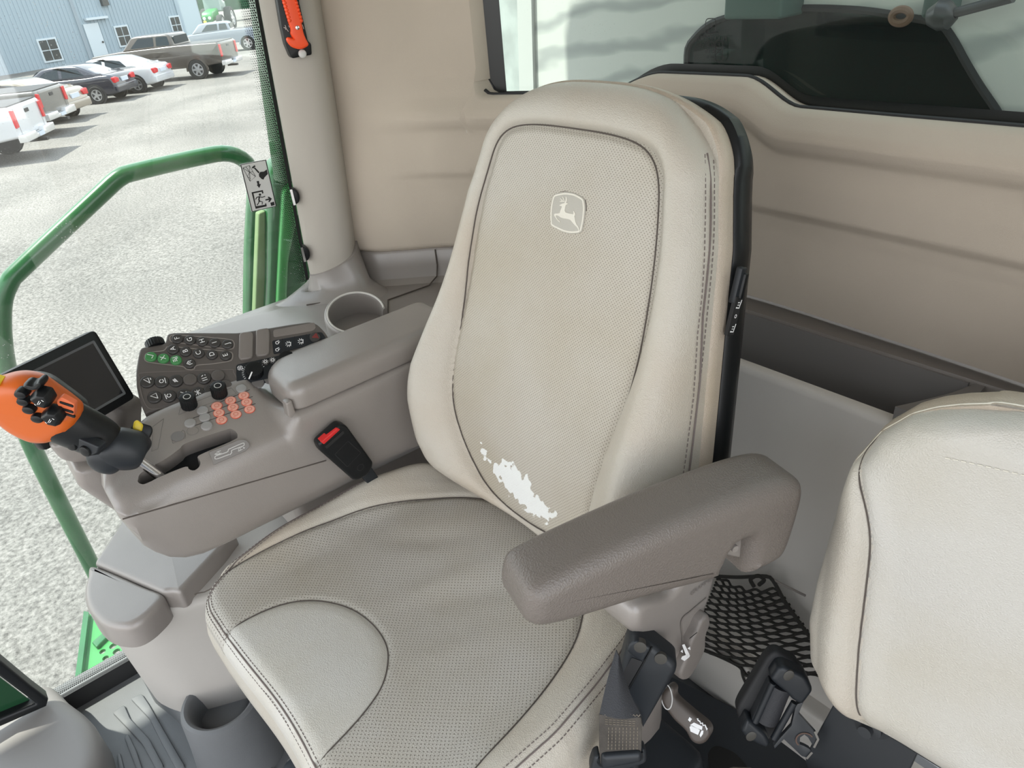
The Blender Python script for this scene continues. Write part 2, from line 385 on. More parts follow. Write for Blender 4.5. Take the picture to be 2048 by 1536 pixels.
BEIGE = (0.50, 0.465, 0.405)
M = dict(
    leather=leather_mat('beige leather', BEIGE, tan=(0.46, 0.40, 0.325)),
    leather_perf=leather_mat('perforated beige leather', (0.48, 0.445, 0.385), perf=0.0037, wear=True),
    leather_cush=leather_mat('perforated cushion leather', (0.455, 0.43, 0.39), perf=0.0048),
    leather_pad=leather_mat('smooth thigh leather', (0.54, 0.52, 0.48)),
    leather_side=leather_mat('tan side leather', (0.47, 0.40, 0.325)),
    leather_brown=leather_mat('brown leather', (0.20, 0.165, 0.135)),
    seam=mat('dark seam thread', (0.09, 0.075, 0.065), 0.9),  # dark line colour for seams and moulding joints
    stitch=mat('taupe thread', (0.16, 0.13, 0.12), 0.8),
    stitch_light=mat('pale thread', (0.72, 0.69, 0.60), 0.8),
    embroidery=mat('cream embroidery', (0.74, 0.71, 0.63), 0.75, bump=(900, 0.5, 'noise')),
    badge=mat('grey beige badge', (0.47, 0.45, 0.40), 0.8, bump=(900, 0.4, 'noise')),
    fabric=mat('beige woven lining', (0.53, 0.462, 0.385), 0.95, spec=0.15, bump=(900, 0.35, 'noise'), vary=(3.0, 0.12)),
    pillar=mat('beige pillar plastic', (0.41, 0.375, 0.33), 0.55, bump=(700, 0.12, 'noise')),
    taupe=mat('taupe plastic', (0.265, 0.238, 0.218), 0.32, spec=.85, bump=(650, 0.18, 'noise'), vary=(9, 0.06)),
    taupe_dark=mat('dark taupe plastic', (0.19, 0.168, 0.152), 0.45, bump=(650, 0.18, 'noise')),
    taupe_arm=mat('grained armrest', (0.16, 0.138, 0.122), 0.36, bump=(520, 0.5, 'voronoi')),
    pale=mat('pale grey plastic', (0.66, 0.63, 0.585), 0.5, bump=(500, 0.12, 'noise'), vary=(3, 0.08)),
    pale_box=mat('pale taupe plastic', (0.43, 0.405, 0.375), 0.5, bump=(500, 0.12, 'noise'), vary=(3, 0.08)),
    tray=mat('dark grey tray', (0.19, 0.178, 0.17), 0.5),
    mat=mat('grey rubber mat', (0.13, 0.134, 0.138), 0.6, bump=(400, 0.25, 'noise'), vary=(6, 0.15)),
    keypad=mat('keypad housing', (0.105, 0.092, 0.084), 0.5, bump=(800, 0.15, 'noise')),
    key=mat('dark key', (0.045, 0.042, 0.04), 0.38),
    key_green=mat('green key', (0.055, 0.24, 0.075), 0.4),
    key_grey=mat('grey key', (0.32, 0.31, 0.30), 0.4),
    key_orange=mat('salmon key', (0.80, 0.40, 0.31), 0.35),
    key_ring=mat('red key ring', (0.62, 0.13, 0.08), 0.4),
    black=mat('black plastic', (0.006, 0.007, 0.008), 0.38, spec=.35, bump=(500, 0.08, 'noise')),
    black_soft=mat('soft black plastic', (0.015, 0.018, 0.022), 0.42, spec=.4),
    rubber=mat('black rubber', (0.014, 0.014, 0.015), 0.65),
    belt=mat('black webbing', (0.022, 0.023, 0.027), 0.6, bump=(700, 0.6, 'noise')),
    belt_old=mat('worn webbing', (0.075, 0.065, 0.055), 0.8, bump=(700, 0.8, 'noise'), vary=(40, 0.5)),
    screen=mat('screen glass', (0.012, 0.013, 0.016), 0.12),
    white=mat('white print', (0.85, 0.85, 0.85), 0.6),
    print_grey=mat('grey print', (0.55, 0.54, 0.52), 0.6),
    ink=mat('black print', (0.012, 0.012, 0.012), 0.6),
    paper=mat('silver sticker', (0.62, 0.62, 0.60), 0.5),
    red=mat('red button', (0.62, 0.02, 0.02), 0.4),
    red_print=mat('red print', (0.45, 0.03, 0.03), 0.5),
    orange=mat('orange handle', (0.60, 0.115, 0.012), 0.33, bump=(500, 0.06, 'noise')),
    hammer=mat('red orange plastic', (0.95, 0.09, 0.018), 0.42),
    yellow=mat('yellow lever', (0.80, 0.60, 0.04), 0.4),
    chrome=mat('chrome', (0.75, 0.75, 0.76), 0.12, metal=1.0),
    steel=mat('dull steel', (0.32, 0.31, 0.29), 0.4, metal=1.0),
    screw=mat('dirty screw', (0.045, 0.042, 0.036), 0.5),
    lever=mat('brown lever', (0.085, 0.068, 0.058), 0.4),
    metal_black=mat('black coated steel', (0.035, 0.038, 0.042), 0.4),
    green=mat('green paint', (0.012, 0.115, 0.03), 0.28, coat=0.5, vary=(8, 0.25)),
    green_bright=mat('sunlit green paint', (0.03, 0.23, 0.05), 0.35, coat=0.3),  # brighter copy of the green paint, sunlight put into its colour
    cord=mat('black elastic cord', (0.03, 0.028, 0.024), 0.8, bump=(1500, 1.0, 'noise')),
    floor_dark=mat('dark metal seat base', (0.03, 0.036, 0.044), 0.5),
    ceiling=mat('pale headliner', (0.55, 0.52, 0.47), 0.9),
    glass=glass_mat('side glass', (0.94, 0.965, 0.95), 0.05, speck=0.45),
    glass_rear=glass_mat('tinted rear glass', (0.72, 0.82, 0.77), 0.025, speck=0.1),
    glass_dark=glass_mat('dark tank glass', (0.26, 0.42, 0.41), 0.02),
    frit=mat('black glass border', (0.01, 0.012, 0.012), 0.3),
)
# ------------------------------------------------------------------ cab shell
ZF = Frame((0, 0, 0), (1, 0, 0), (0, 1, 0))
WB = smooth([(-1.53, .705), (-1.455, .735), (-1.40, .79), (-1.323, .872), (-1.17, .962), (-.95, 1.03), (-.666, 1.052), (-.45, 1.046), (-.2, 1.03), (.1, .99), (.35, .90)], 200)
def yw(x):
    return np.interp(x, WB[:, 0], WB[:, 1])
def sst(a, b, x):
    t = np.clip((np.asarray(x) - a) / (b - a), 0, 1); return t * t * (3 - 2 * t)
PRZ = [.84, .846, .90, .98, 1.005, 1.02, 1.06, 1.09, 1.105, 1.118, 1.132, 1.145, 1.17, 1.21, 1.4]
PRO = [.020, .004, -.004, -.012, -.018, -.030, -.034, -.034, -.036, -.046, -.052, -.046, -.022, .0, .0]
WX0 = -1.245
def sill(x):
    s = 1.165 + .005 * sst(-.6, .1, x) + .040 * sst(-1.0, -.86, x) * (1 - sst(-.70, -.60, x)) 
    k = np.clip((WX0 + .03 - x) / .03, 0, 1); return s + .03 * (1 - np.sqrt(np.maximum(0, 1 - k * k)))
def wallpt(x, z):
    k = sst(-1.47, -1.30, x); dz = .040 * sst(-1.0, -.86, x) * (1 - sst(-.70, -.60, x))
    off = np.interp(z - dz * sst(1.0, 1.12, z), PRZ, PRO); flatp = np.interp(z, [.84, .846, .9, 1.9], [.02, .004, .0, .03])
    return (x, yw(x) + .02 * sst(.9, 1.2, z) + off * k + flatp * (1 - k), z)
xs = np.linspace(-1.525, WX0, 46); zs = np.r_[np.linspace(.838, 1.25, 70), np.linspace(1.27, 1.92, 20)]
g1 = grid(np.array([[wallpt(x, z) for x in xs] for z in zs]))
xs2 = np.linspace(WX0, .36, 150); rows = []
for v in np.linspace(0, 1, 80): rows.append([wallpt(x, .838 + v * (sill(x) - .838)) for x in xs2])
for d, h in ((.012, .003), (.03, .004), (.06, .0)): rows.append([(x, wallpt(x, sill(x))[1] + d, sill(x) + h) for x in xs2])
g2 = grid(np.array(rows))
# return of the lining at the left side of the window
rv = []
for d in (0, .012, .03, .06): rv.append([(WX0 + (.004 if d else 0), wallpt(WX0, z)[1] + d, z) for z in np.linspace(1.195, 1.92, 30)])
g3 = grid(np.array(rv))
g4 = grid(np.array([[(x, yw(x) + .02 + d, z) for x in xs2] for z, d in ((1.72, .06), (1.72, .0), (1.92, -.02))]))
wall = obj('wall_rear', join([g1, g2, g3, g4]), M['fabric'], recentre=False, sharp=50); structure(wall, 'beige woven lining of the cab rear wall below the window', 'wall')

# rear window: curved pane with a dark bonded border and rubber seal
win = obj('window_1', grid(np.array([[(x, yw(x) + .055, z) for x in np.linspace(WX0 - .02, .36, 120)] for z in np.linspace(1.12, 1.75, 8)])), M['glass_rear'], recentre=False)
structure(win, 'green tinted rear cab window', 'window')
xb = np.linspace(WX0 - .02, WX0 + .034, 8)
obj('window_border', grid(np.array([[(x, yw(x) + .049, z) for x in xb] for z in np.linspace(1.12, 1.75, 8)])), M['frit'], win)
zb_ = lambda x: sill(x) + .005 + .010 * sst(-1.0, -.9, x)
obj('window_border', grid(np.array([[(x, yw(x) + .047, sill(x) - .03 + v * (zb_(x) - sill(x) + .03)) for x in np.linspace(WX0, .36, 120)] for v in (0, .5, 1)])), M['frit'], win)
sealp = [(x, wallpt(x, sill(x))[1] + .026, sill(x) + .003) for x in np.linspace(WX0 + .01, .36, 140)]
obj('rubber_seal', tube(sealp, .0045, 8), M['rubber'], win)
RG = Frame(Py(1420, 100, 1.095), (-1, 0, 0), (0, 0, 1))      # print is on the outside face: mirrored from inside
def rgt(s, px, py, h):
    a, b = RG.px(px, py); return text(s, h, Frame(RG.p(a, b), (1, 0, 0), (0, 0, 1)), 0, mirror=True)
pr = [rgt('JOHN DEERE', 1421, 64, .006), rgt('CD-103', 1421, 70, .005), rgt('PILKINGTON', 1422, 77, .0105), rgt('TEMPERED', 1420, 85, .0055), rgt('43R-001337', 1415, 92, .0075),
      rgt('001378', 1421, 103, .0075), rgt('E00013', 1422, 114, .006), rgt('E', 1438, 90, .010), rgt('16', 1438, 103, .006), rgt('M1', 1404, 130, .006), rgt('M1', 1421, 130, .006), rgt('DOT18', 1439, 131, .006)]
RW = Frame(RG.o, (1, 0, 0), (0, 0, 1))
for (px_, py_, r) in ((1438, 90, .0075), (1438, 114, .0075)):
    a, b = RW.px(px_, py_); pr.append(ribbon(circle(r, 24, a, b), .0012, RW, 0, True))
a, b = RW.px(1438, 103); pr.append(ribbon(rounded([(a - .007, b - .007), (a + .007, b - .007), (a + .007, b + .007), (a - .007, b + .007)], .002), .0012, RW, 0, True))
a, b = RW.px(1421, 52); pr.append(ribbon(rounded([(a - .010, b - .011), (a + .010, b - .011), (a + .010, b + .011), (a - .010, b + .011)], .006), .0014, RW, 0, True))
DEER = [(492, 598), (560, 562), (612, 548), (625, 525), (640, 480), (648, 430), (640, 388), (662, 402), (670, 450), (662, 500), (652, 545), (702, 556), (668, 580), (640, 592), (626, 650), (616, 720), (640, 765), (700, 785), (780, 800), (822, 810), (828, 770), (820, 712), (850, 760), (868, 800), (860, 832), (846, 852), (856, 900), (870, 980), (892, 1040), (930, 1090), (955, 1140), (966, 1200), (976, 1228), (950, 1226), (935, 1160), (905, 1115), (850, 1060), (800, 1000), (750, 942), (690, 922), (580, 905), (520, 882), (482, 852), (440, 836), (404, 842), (412, 870), (452, 930), (500, 970), (515, 1012), (490, 992), (430, 930), (380, 852), (368, 822), (388, 796), (470, 790), (500, 784), (520, 720), (545, 660), (555, 632), (540, 616), (510, 612)]
pr.append(flat([(a - (x - 660) * .000018, b - (y - 760) * .000018) for x, y in DEER], RW))
obj('glass_print', join(pr), M['ink'], win, label='small dark maker print on the glass', sharp=None)

# right-hand side window with dotted black border
SX = -1.53
SF = Frame((SX, 0, 0), (0, 1, 0), (0, 0, 1))
gl = rounded([(-.42, .02), (.36, .02), (.545, .70), (.605, .80), (.69, 1.92), (-.95, 1.92), (-.95, .5)], [.01, .05, .06, .1, .0, .0, .1])
win2 = obj('window_2', puff(gl, SF, -.005, .0), M['glass'], recentre=False); structure(win2, 'dusty side window looking onto the gravel yard', 'window')
def edge_y(z): return np.interp(z, [.70, .80, 1.92], [.545, .606, .680])
edge = [(edge_y(z) , z) for z in np.linspace(.80, 1.9, 40)]
obj('window_border', ribbon([(y - .004, z) for y, z in edge], .008, SF, .003), M['frit'], win2)
dv, df = [], []
def dot(y, z, r):
    i = len(dv)
    for q in range(6): dv.append((SX + .002, y + r * math.cos(q * math.pi / 3), z + r * math.sin(q * math.pi / 3)))
    df.append(tuple(range(i, i + 6)))
for r_i, z in enumerate(np.arange(.80, 1.9, .0042)):
    for k in range(7): dot(edge_y(z) - .010 - k * .0042 - (.0021 if r_i % 2 else 0), z, .0019 - k * .00021)
for r_i, y in enumerate(np.arange(-.40, .1, .0042)):
    for k in range(6): dot(y + (.0021 if k % 2 else 0), .058 + k * .0042, .0019 - k * .00022)
obj('dot_border', mk(dv, df), M['frit'], win2, stuff=True, sharp=None)
obj('rubber_seal', puff(rounded([(-.42, -.01), (.2, -.01), (.2, .05), (-.42, .05)], .005), SF, .0, .012), M['rubber'], win2)
GP = Frame((SX + .002, 0, 0), (0, -1, 0), (0, 0, 1))
gt = []
for s, px_, py_, h in (('JOHN DEERE', 168, 1372, .011), ('TEMPERED  AS2', 172, 1382, .009), ('43R-00133', 166, 1391, .011), ('001378', 162, 1401, .011), ('M1', 175, 1409, .009), ('DOT 18', 160, 1412, .009)):
    a, b = SF.px(px_, py_); gt.append(text(s, h, Frame(SF.p(a, b, .002), (0, 1, 0), (0, 0, 1)), 0, mirror=True))
obj('glass_print', join(gt), M['ink'], win2, label='small dark maker print on the glass', sharp=None)

# pillar covers
def section(z, k=0.0):
    return [(SX - .01, .640 - k * .06, z), (SX + .012, .612 - k * .05, z), (-1.505 + k * .01, .605 - k * .03, z), (-1.474 + k * .02, .624 - k * .01, z), (-1.454 + k * .03, .650 + k * .0, z), (-1.447 + k * .04, .676 + k * .01, z), (-1.458 + k * .03, .700 + k * .02, z), (-1.51, .735, z), (-1.58, .73, z), (-1.58, .65, z)]
def loop(pts, n=48):
    return smooth(pts, n, True)
rings = [loop([(p[0], p[1] + .062 * (z - .85), z + (.035 * (p[1] - .66) / .07 if z < .9 else 0)) for p in section(z)]) for z in (.838, .846, .9, 1.1, 1.3, 1.5, 1.92)]
pil = obj('trim_1', sweep(None, rings), M['pillar'], recentre=False, sharp=60); structure(pil, 'smooth beige cover of the window pillar', 'trim')
rings = [loop([(p[0] + (.004 if z > .8 else 0), p[1], z + (.03 * (p[1] - .66) / .07 if z > .8 else 0)) for p in section(z, k)]) for z, k in ((.842, .12), (.835, .15), (.81, .4), (.785, .8), (.768, 1.6), (.758, 2.6))]
pil2 = obj('trim_2', sweep(None, rings), M['taupe'], recentre=False, sharp=60); structure(pil2, 'taupe foot of the window pillar', 'trim')

# side and rear shelf in taupe plastic
SH = .765
shp = [(-1.56, .30), (-1.10, .30), (-1.06, .60)] + [(x, yw(x) - .13 + .05 * sst(-1.0, -1.3, x)) for x in np.linspace(-1.0, -1.2, 4)][:0] + [(-.98, .70), (-.98, 1.06), (-1.2, .99), (-1.36, .86), (-1.45, .77), (-1.56, .75)]
shelf = obj('trim_3', puff(rounded(shp, .02), ZF, SH - .30, SH, .012, 3), M['taupe'], recentre=False); structure(shelf, 'taupe plastic shelf along the window and rear corner', 'trim')
rb = []
xr = np.linspace(-1.52, -.9, 70)
for d, z in ((.012, .842), (-.006, .840), (-.012, .834), (-.014, .80), (-.022, .775), (-.05, .764)): rb.append([(x, yw(x) + d + .02, z) for x in xr])
obj('shelf_upstand', grid(np.array(rb)), M['taupe'], shelf)
# joint between the two shelf mouldings
jx = -1.352
obj('joint', tube([(jx, yw(jx) + .006, .838), (jx + .002, yw(jx) + .004, .80), (jx + .006, yw(jx) - .004, .776), (jx + .016, yw(jx) - .035, .766)] + [tuple(Pz(776, y_, .766)) for y_ in (600, 650)], .0018, 6), M['seam'], shelf)
obj('joint', tube([Pz(x, y, SH + .001) for x, y in ((613, 610), (640, 606), (665, 596), (700, 567), (722, 545), (727, 530))], .0016, 6), M['seam'], shelf)

# ledge, tray and front panel behind the operator seat
YP, YB = .90, 1.028
RF = Frame((0, 0, 0), (1, 0, 0), (0, 0, 1))                 # n = -Y
ledge = obj('trim_4', join([box(ZF, -1.0, .36, YB, 1.16, .79, .834, .006), puff(rounded([(-.285, .80), (.34, .72), (.34, .99), (-.262, .99)], [.03, .01, .0, .0]), ZF, .45, .832, .008)]), M['taupe_dark'], recentre=False)
structure(ledge, 'dark taupe ledge under the rear wall lining', 'trim')
obj('tray', join([box(ZF, -.99, -.27, YB - .004, YB + .01, .66, .828), box(ZF, -.99, -.26, YP + .012, YB, .655, .67), puff(smooth([(-.315, YP), (-.30, .93), (-.275, .985), (-.262, YB), (-.25, YB), (-.25, YP)], 20), ZF, .66, .829)]), M['tray'], ledge)
obj('joint', tube([(-.155, .965, .834), (-.160, .93, .834), (-.185, .86, .833), (-.21, .80, .826)], .004, 6), M['seam'], ledge)
pan = [(-.99, .0), (-.2, .0), (-.2, .79), (-.268, .803), (-.99, .803)]
panel = obj('wall_back', join([puff([(a, b) for a, b in pan], RF, -YP - .02, -YP, .012, 3), puff([(-.99, 0), (-.05, 0), (-.05, .165), (-.99, .165)], RF, -YP - .01, -YP + .035, .012, 3)]), M['pale'], recentre=False)
structure(panel, 'pale grey storage panel behind the seats', 'panel')

# floor with a ribbed rubber mat
floor = obj('floor', puff(rounded([(-1.62, -1.0), (.35, -1.0), (.35, 1.05), (-1.62, 1.05)], .01), ZF, -.06, 0), M['mat'], recentre=False); structure(floor, 'grey rubber floor mat', 'floor')
FL = Frame((0, 0, 0), (1, 0, 0), (0, 1, 0))
for P in ([(226, 1428), (250, 1412), (262, 1440), (300, 1480), (330, 1536), (316, 1545), (285, 1490), (252, 1455)], [(262, 1400), (285, 1390), (300, 1412), (322, 1450), (345, 1490), (372, 1536), (356, 1545), (325, 1490), (300, 1440)],
          [(250, 1478), (258, 1470), (275, 1505), (288, 1545), (276, 1545)], [(235, 1512), (242, 1508), (252, 1545), (240, 1545)], [(455, 1512), (478, 1506), (492, 1545), (462, 1545)], [(492, 1500), (525, 1490), (550, 1545), (515, 1545)], [(425, 1522), (445, 1516), (452, 1545), (428, 1545)]):
    obj('rib', puff(rounded(FL.pxs(P), .006, 3), FL, 0, .007, .003, 2), M['mat'], floor)
# front corner: foot well cover and the dark frame of the front pane
FC = Frame((0, 0, .05), (1, 0, 0), (0, 1, 0))
fc = obj('trim_5', puff(smooth(FC.pxs([(-120, 1470), (0, 1442), (90, 1398), (120, 1396), (150, 1425), (188, 1455), (210, 1490), (215, 1560), (150, 1640), (-120, 1640)]), 60, True), FC, -.06, .06, .035, 6), M['tray'], recentre=False)
structure(fc, 'grey cover over the front corner of the cab', 'trim')
fb = Frame((-1.46, 0, 0), (0, 1, 0), (0, 0, 1))
wf = obj('window_3', puff(fb.pxs([(-60, 1310), (0, 1355), (62, 1402), (0, 1425), (-60, 1440)]), fb, -.004, 0), mat('dark green glass', (.01, .05, .02), .1), recentre=False)
structure(wf, 'dark green tinted pane at the front corner', 'window')
obj('window_frame', puff(rounded(fb.pxs([(-60, 1262), (0, 1312), (60, 1362), (94, 1388), (90, 1402), (0, 1441), (-60, 1465), (-60, 1450), (0, 1424), (68, 1396), (0, 1345), (-60, 1298)]), .002), fb, -.01, .02, .006), M['black'], wf)

# unseen rear quarter and front post, added to block light from the door
wl = obj('wall_left', join([box(ZF, .36, .42, .42, 1.1, -.05, 1.92, .01), box(ZF, .36, .42, -1.1, -.9, -.05, 1.92, .01)]), M['fabric'], recentre=False); structure(wl, 'unseen beige side wall by the door, added to block light', 'wall')
# unseen roof over the cab, overhang lengthened to keep the sun out
roof = obj('ceiling', puff(rounded([(-2.02, -1.35), (.30, -1.35), (.30, 1.3), (-2.02, 1.3)], .15), ZF, 1.90, 2.12, .05), M['ceiling'], recentre=False); structure(roof, 'pale cab roof lining', 'ceiling')
# ------------------------------------------------------------------ operator seat
def kernc(P, n=9):
    return sum(np.roll(P, k, 0) for k in range(-(n // 2), n // 2 + 1)) / n
def kern(P, n=9):
    Q = np.pad(P, ((n // 2, n // 2), (0, 0)), 'edge'); return np.stack([np.convolve(Q[:, k], np.ones(n) / n, 'valid') for k in range(3)], 1)
SXC = -.69
seat = thing('operator_seat', 'beige leather operator seat with perforated panels and leaping deer emblem', 'seat', (SXC, .30, 0.0))
RA = math.radians(16)
BF = Frame((SXC, .50, .60), (1, 0, 0), (0, math.sin(RA), math.cos(RA)))      # backrest plane, n points to the front
# --- backrest surface
WT = [(-.02, .17), (.02, .20), (.06, .228), (.11, .252), (.17, .268), (.23, .270), (.32, .256), (.42, .240), (.52, .224), (.58, .208), (.62, .200), (.65, .192), (.675, .182), (.70, .17)]
def bw(t): return np.interp(t, [a for a, _ in WT], [b for _, b in WT])
PANEL_R = [(.0, .630), (.08, .628), (.128, .618), (.150, .596), (.160, .56), (.172, .50), (.180, .42), (.182, .34), (.178, .26), (.164, .19), (.138, .135), (.098, .088), (.05, .058), (.0, .047)]
PANEL_W = [(.0, .630), (.08, .628), (.128, .618), (.150, .596), (.160, .56), (.172, .50), (.176, .42), (.174, .34), (.168, .26), (.162, .19), (.152, .13), (.130, .082), (.07, .056), (.0, .047)]
PANEL = smooth(PANEL_W + [(-x, y) for x, y in PANEL_R[-2:0:-1]], 220, True)
nu, nv = 190, 260
U = np.linspace(-1, 1, nu); Vv = np.linspace(0, 1, nv)
UU, VV = np.meshgrid(np.sign(U) * (1 - (1 - np.abs(U)) ** 1.25), 1 - (1 - Vv) ** 1.2)
TOP = .690 - .034 * np.abs(UU) ** 3.0
T0 = .030 - .004 * (1 - UU ** 2)
TT = T0 + VV * (TOP - T0)
vtop = np.clip((TT - .56) / (TOP - .56), 0, 1); XX = UU * bw(TT) * np.sqrt(1 - .20 * vtop ** 4)
dP = polydist(XX, TT, PANEL, True); inP = inside(XX, TT, PANEL)
S_T = np.interp(TT, [.05, .09, .14, .2, .3, .42, .56, .63], [.05, .10, .14, .166, .181, .181, .161, .135])
lum = .026 * np.exp(-((TT - .20) / .13) ** 2) + .004 * np.exp(-((TT - .5) / .1) ** 2)
bol = np.interp(TT, [.03, .1, .2, .3, .42, .55, .63, .69], [.030, .046, .050, .044, .030, .016, .014, .010])
out = np.where(inP, 0, np.clip(dP / .075, 0, 1))
W_ = bw(TT) * np.sqrt(1 - .20 * vtop ** 4); q_edge = np.clip((W_ - np.abs(XX)) / .055, 0, 1)
D = lum + bol * np.sin(np.clip(out, 0, 1) * math.pi / 2) ** 0.8
kt = np.clip((TOP - TT) / .075, 0, 1); kb = np.clip((TT - T0) / .05, 0, 1)
rm = np.clip(np.sqrt((1 - q_edge) ** 2 + (1 - kt) ** 2 + (1 - kb) ** 2), 0, 1); sm_ = np.sqrt(1 - rm ** 2)
D = D * sm_ - .040 * (1 - sm_)
D -= .0045 * np.exp(-(dP / .0065) ** 2)
# soft creases in the leather
for _ in range(22):
    cx, ct, a, l = rng.uniform(-.17, .17), rng.uniform(.08, .55), rng.uniform(-.5, .5), rng.uniform(.03, .09)
    ux, ut = math.cos(a), math.sin(a); e = (XX - cx) * ux + (TT - ct) * ut; f = -(XX - cx) * ut + (TT - ct) * ux
    D += rng.uniform(-.0009, .0009) * np.exp(-(e / l) ** 2 - (f / .010) ** 2)
BP = BF.o + XX[..., None] * BF.u + TT[..., None] * BF.v + D[..., None] * BF.n
lab = np.where(inP, 1, 0); labf = lab[:-1, :-1]
WEAR = [BF.px(x, y) for x, y in ((988, 892), (1003, 930), (1012, 925), (1046, 918), (1060, 945), (1078, 958), (1085, 985), (1098, 1000), (1110, 1010), (1122, 1020), (1108, 1034), (1085, 1030), (1050, 1000), (1018, 962), (1000, 930), (985, 900))]
wd = polydist(XX, TT, WEAR, True); win_ = inside(XX, TT, WEAR); wob = sum(a_ * np.sin(XX * kx + TT * ky + p_) for a_, kx, ky, p_ in zip(rng.uniform(.3, 1, 14), rng.uniform(-500, 500, 14), rng.uniform(-500, 500, 14), rng.uniform(0, 6, 14))) / 3.2
wear = np.clip(.50 + (np.where(win_, wd, -wd) + .0065 * wob + .002) / .026, 0, .75) 
fr_names = {0: 'backrest', 1: 'perforated_panel'}
made = field(BP, labf, fr_names, {0: M['leather'], 1: M['leather_perf']}, seat, uv=np.stack([XX, TT], -1), attrs={'wear': wear})
backrest = made[0]; bpanel = made[1]
def bsurf(x, t, c=0.0):
    """Point on the finished backrest skin."""
    r = np.clip((t - T0[:, 0].mean()) / (.68 - .03), 0, 1) * (nv - 1); i = int(round(r)); j = int(np.argmin(np.abs(XX[i] - x)))
    d2 = (XX[max(0, i - 6):i + 7] - x) ** 2 + (TT[max(0, i - 6):i + 7] - t) ** 2; k = np.unravel_index(np.argmin(d2), d2.shape)
    ii = max(0, i - 6) + k[0]; return BF.p(x, t, D[ii, k[1]] + c)
obj('panel_seam', tube(kernc(np.array([bsurf(x, t, .0012) for x, t in PANEL]), 7), .0011, 6, True), M['seam'], backrest)
# rim: side panels running back to the shell
bi = [(i, nu - 1) for i in range(nv)] + [(nv - 1, j) for j in range(nu - 2, -1, -1)] + [(i, 0) for i in range(nv - 2, -1, -1)] + [(0, j) for j in range(1, nu - 1)]
R0 = np.array([(XX[i, j], TT[i, j], D[i, j]) for i, j in bi]); c0 = np.array([0, .33])
def ringof(scale, depth, base=None):
    return [BF.p(x + np.sign(x) * scale * min(1, abs(x) / .1), t + (scale if t > .6 else 0), d if depth is None else depth) for x, t, d in R0]
side = sweep(None, [ringof(0, None), ringof(.003, -.042), ringof(.004, -.054), ringof(.002, -.076)], cap=False)
bm = bmesh.new(); bm.from_mesh(side); bmesh.ops.recalc_face_normals(bm, faces=bm.faces); bm.to_mesh(side); bm.free()
obj('side_panel', side, M['leather_side'], backrest, sharp=70)
# double stitching beside the edge seam
GN = np.cross(np.gradient(BP, axis=1), np.gradient(BP, axis=0)); GN /= np.maximum(np.linalg.norm(GN, axis=2, keepdims=True), 1e-12)
if (GN[nv // 2, nu // 2] @ BF.n) < 0: GN = -GN
def edgeline(sgn, dist, lo, hi, lift=.0013):
    # follow the rounded edge at a fixed distance measured over the skin
    P, N = [], []
    for i in range(nv):
        if not lo < TT[i, nu // 2] < hi: continue
        js = range(nu - 1, nu // 2, -1) if sgn > 0 else range(0, nu // 2); js = list(js); acc = 0.0
        for a, b in zip(js[:-1], js[1:]):
            acc += np.linalg.norm(BP[i, a] - BP[i, b])
            if acc >= dist: break
        P.append(BP[i, b] + GN[i, b] * lift); N.append(GN[i, b])
    return kern(np.array(P), 31), kern(np.array(N), 31)
nrm = _unit(BF.n * .8 + BF.u * .6)
for sg in (1, -1):
    obj('edge_seam', tube(edgeline(sg, .013, .05, .658)[0], .0012, 6), M['stitch'], backrest)
    obj('stitching', join([stitches(*edgeline(sg, .021, .05, .658)), stitches(*edgeline(sg, .0055, .05, .658))]), M['stitch'], backrest, stuff=True)
# emblem: raised badge with rim and leaping deer
def lg(x, y): return BF.px(1080 + x / 11.82, 360 + y / 11.82)
RIM = [(350, 362), (480, 308), (640, 285), (820, 310), (950, 368), (1052, 440), (1082, 560), (1090, 700), (1066, 950), (1030, 1130), (985, 1240), (820, 1272), (650, 1256), (480, 1192), (300, 1092), (272, 1000), (265, 800), (290, 560)]
lc = np.array(lg(677, 780)); D0 = float(max(np.linalg.norm(0 * lc), .0)) + float((bsurf(lc[0], lc[1]) - BF.p(lc[0], lc[1])) @ BF.n)
# the plane of the badge sits on the skin: shift pixel trace to that depth
LF = Frame(BF.p(0, 0, D0), BF.u, BF.v)
def lg2(x, y): return LF.px(1080 + x / 11.82, 360 + y / 11.82)
rim2 = smooth([lg2(*p) for p in RIM], 90, True)
emb = obj('emblem', puff(rim2, LF, -.006, .0022, .001, 2), M['badge'], seat, label='embroidered leaping deer badge')
ri = inset(rim2 if area2(rim2) > 0 else rim2[::-1], .0012); ro = inset(rim2 if area2(rim2) > 0 else rim2[::-1], .0032)
obj('emblem_rim', mk([LF.p(*q, .0026) for q in ri] + [LF.p(*q, .0026) for q in ro] + [LF.p(*q, .0020) for q in ri] + [LF.p(*q, .0020) for q in ro],
    [f for i in range(90) for j in ((i + 1) % 90,) for f in ((i, j, 90 + j, 90 + i), (180 + i, 180 + j, j, i), (90 + i, 90 + j, 270 + j, 270 + i))]), M['embroidery'], emb, sharp=None)
dm = [puff([lg2(*p) for p in DEER], LF, .0018, .0030)]
for P in ([(600, 495), (560, 385), (580, 400), (622, 490)], [(625, 520), (490, 512), (540, 490), (625, 500)], [(560, 490), (505, 440), (525, 438), (580, 480)]): dm.append(puff([lg2(*p) for p in P], LF, .0018, .0030))
obj('deer', join(dm), M['embroidery'], emb, sharp=None)
obj('emblem_stitching', ribbon(inset(rim2 if area2(rim2) > 0 else rim2[::-1], -.0008), .0012, LF, .0004, True), M['seam'], emb)
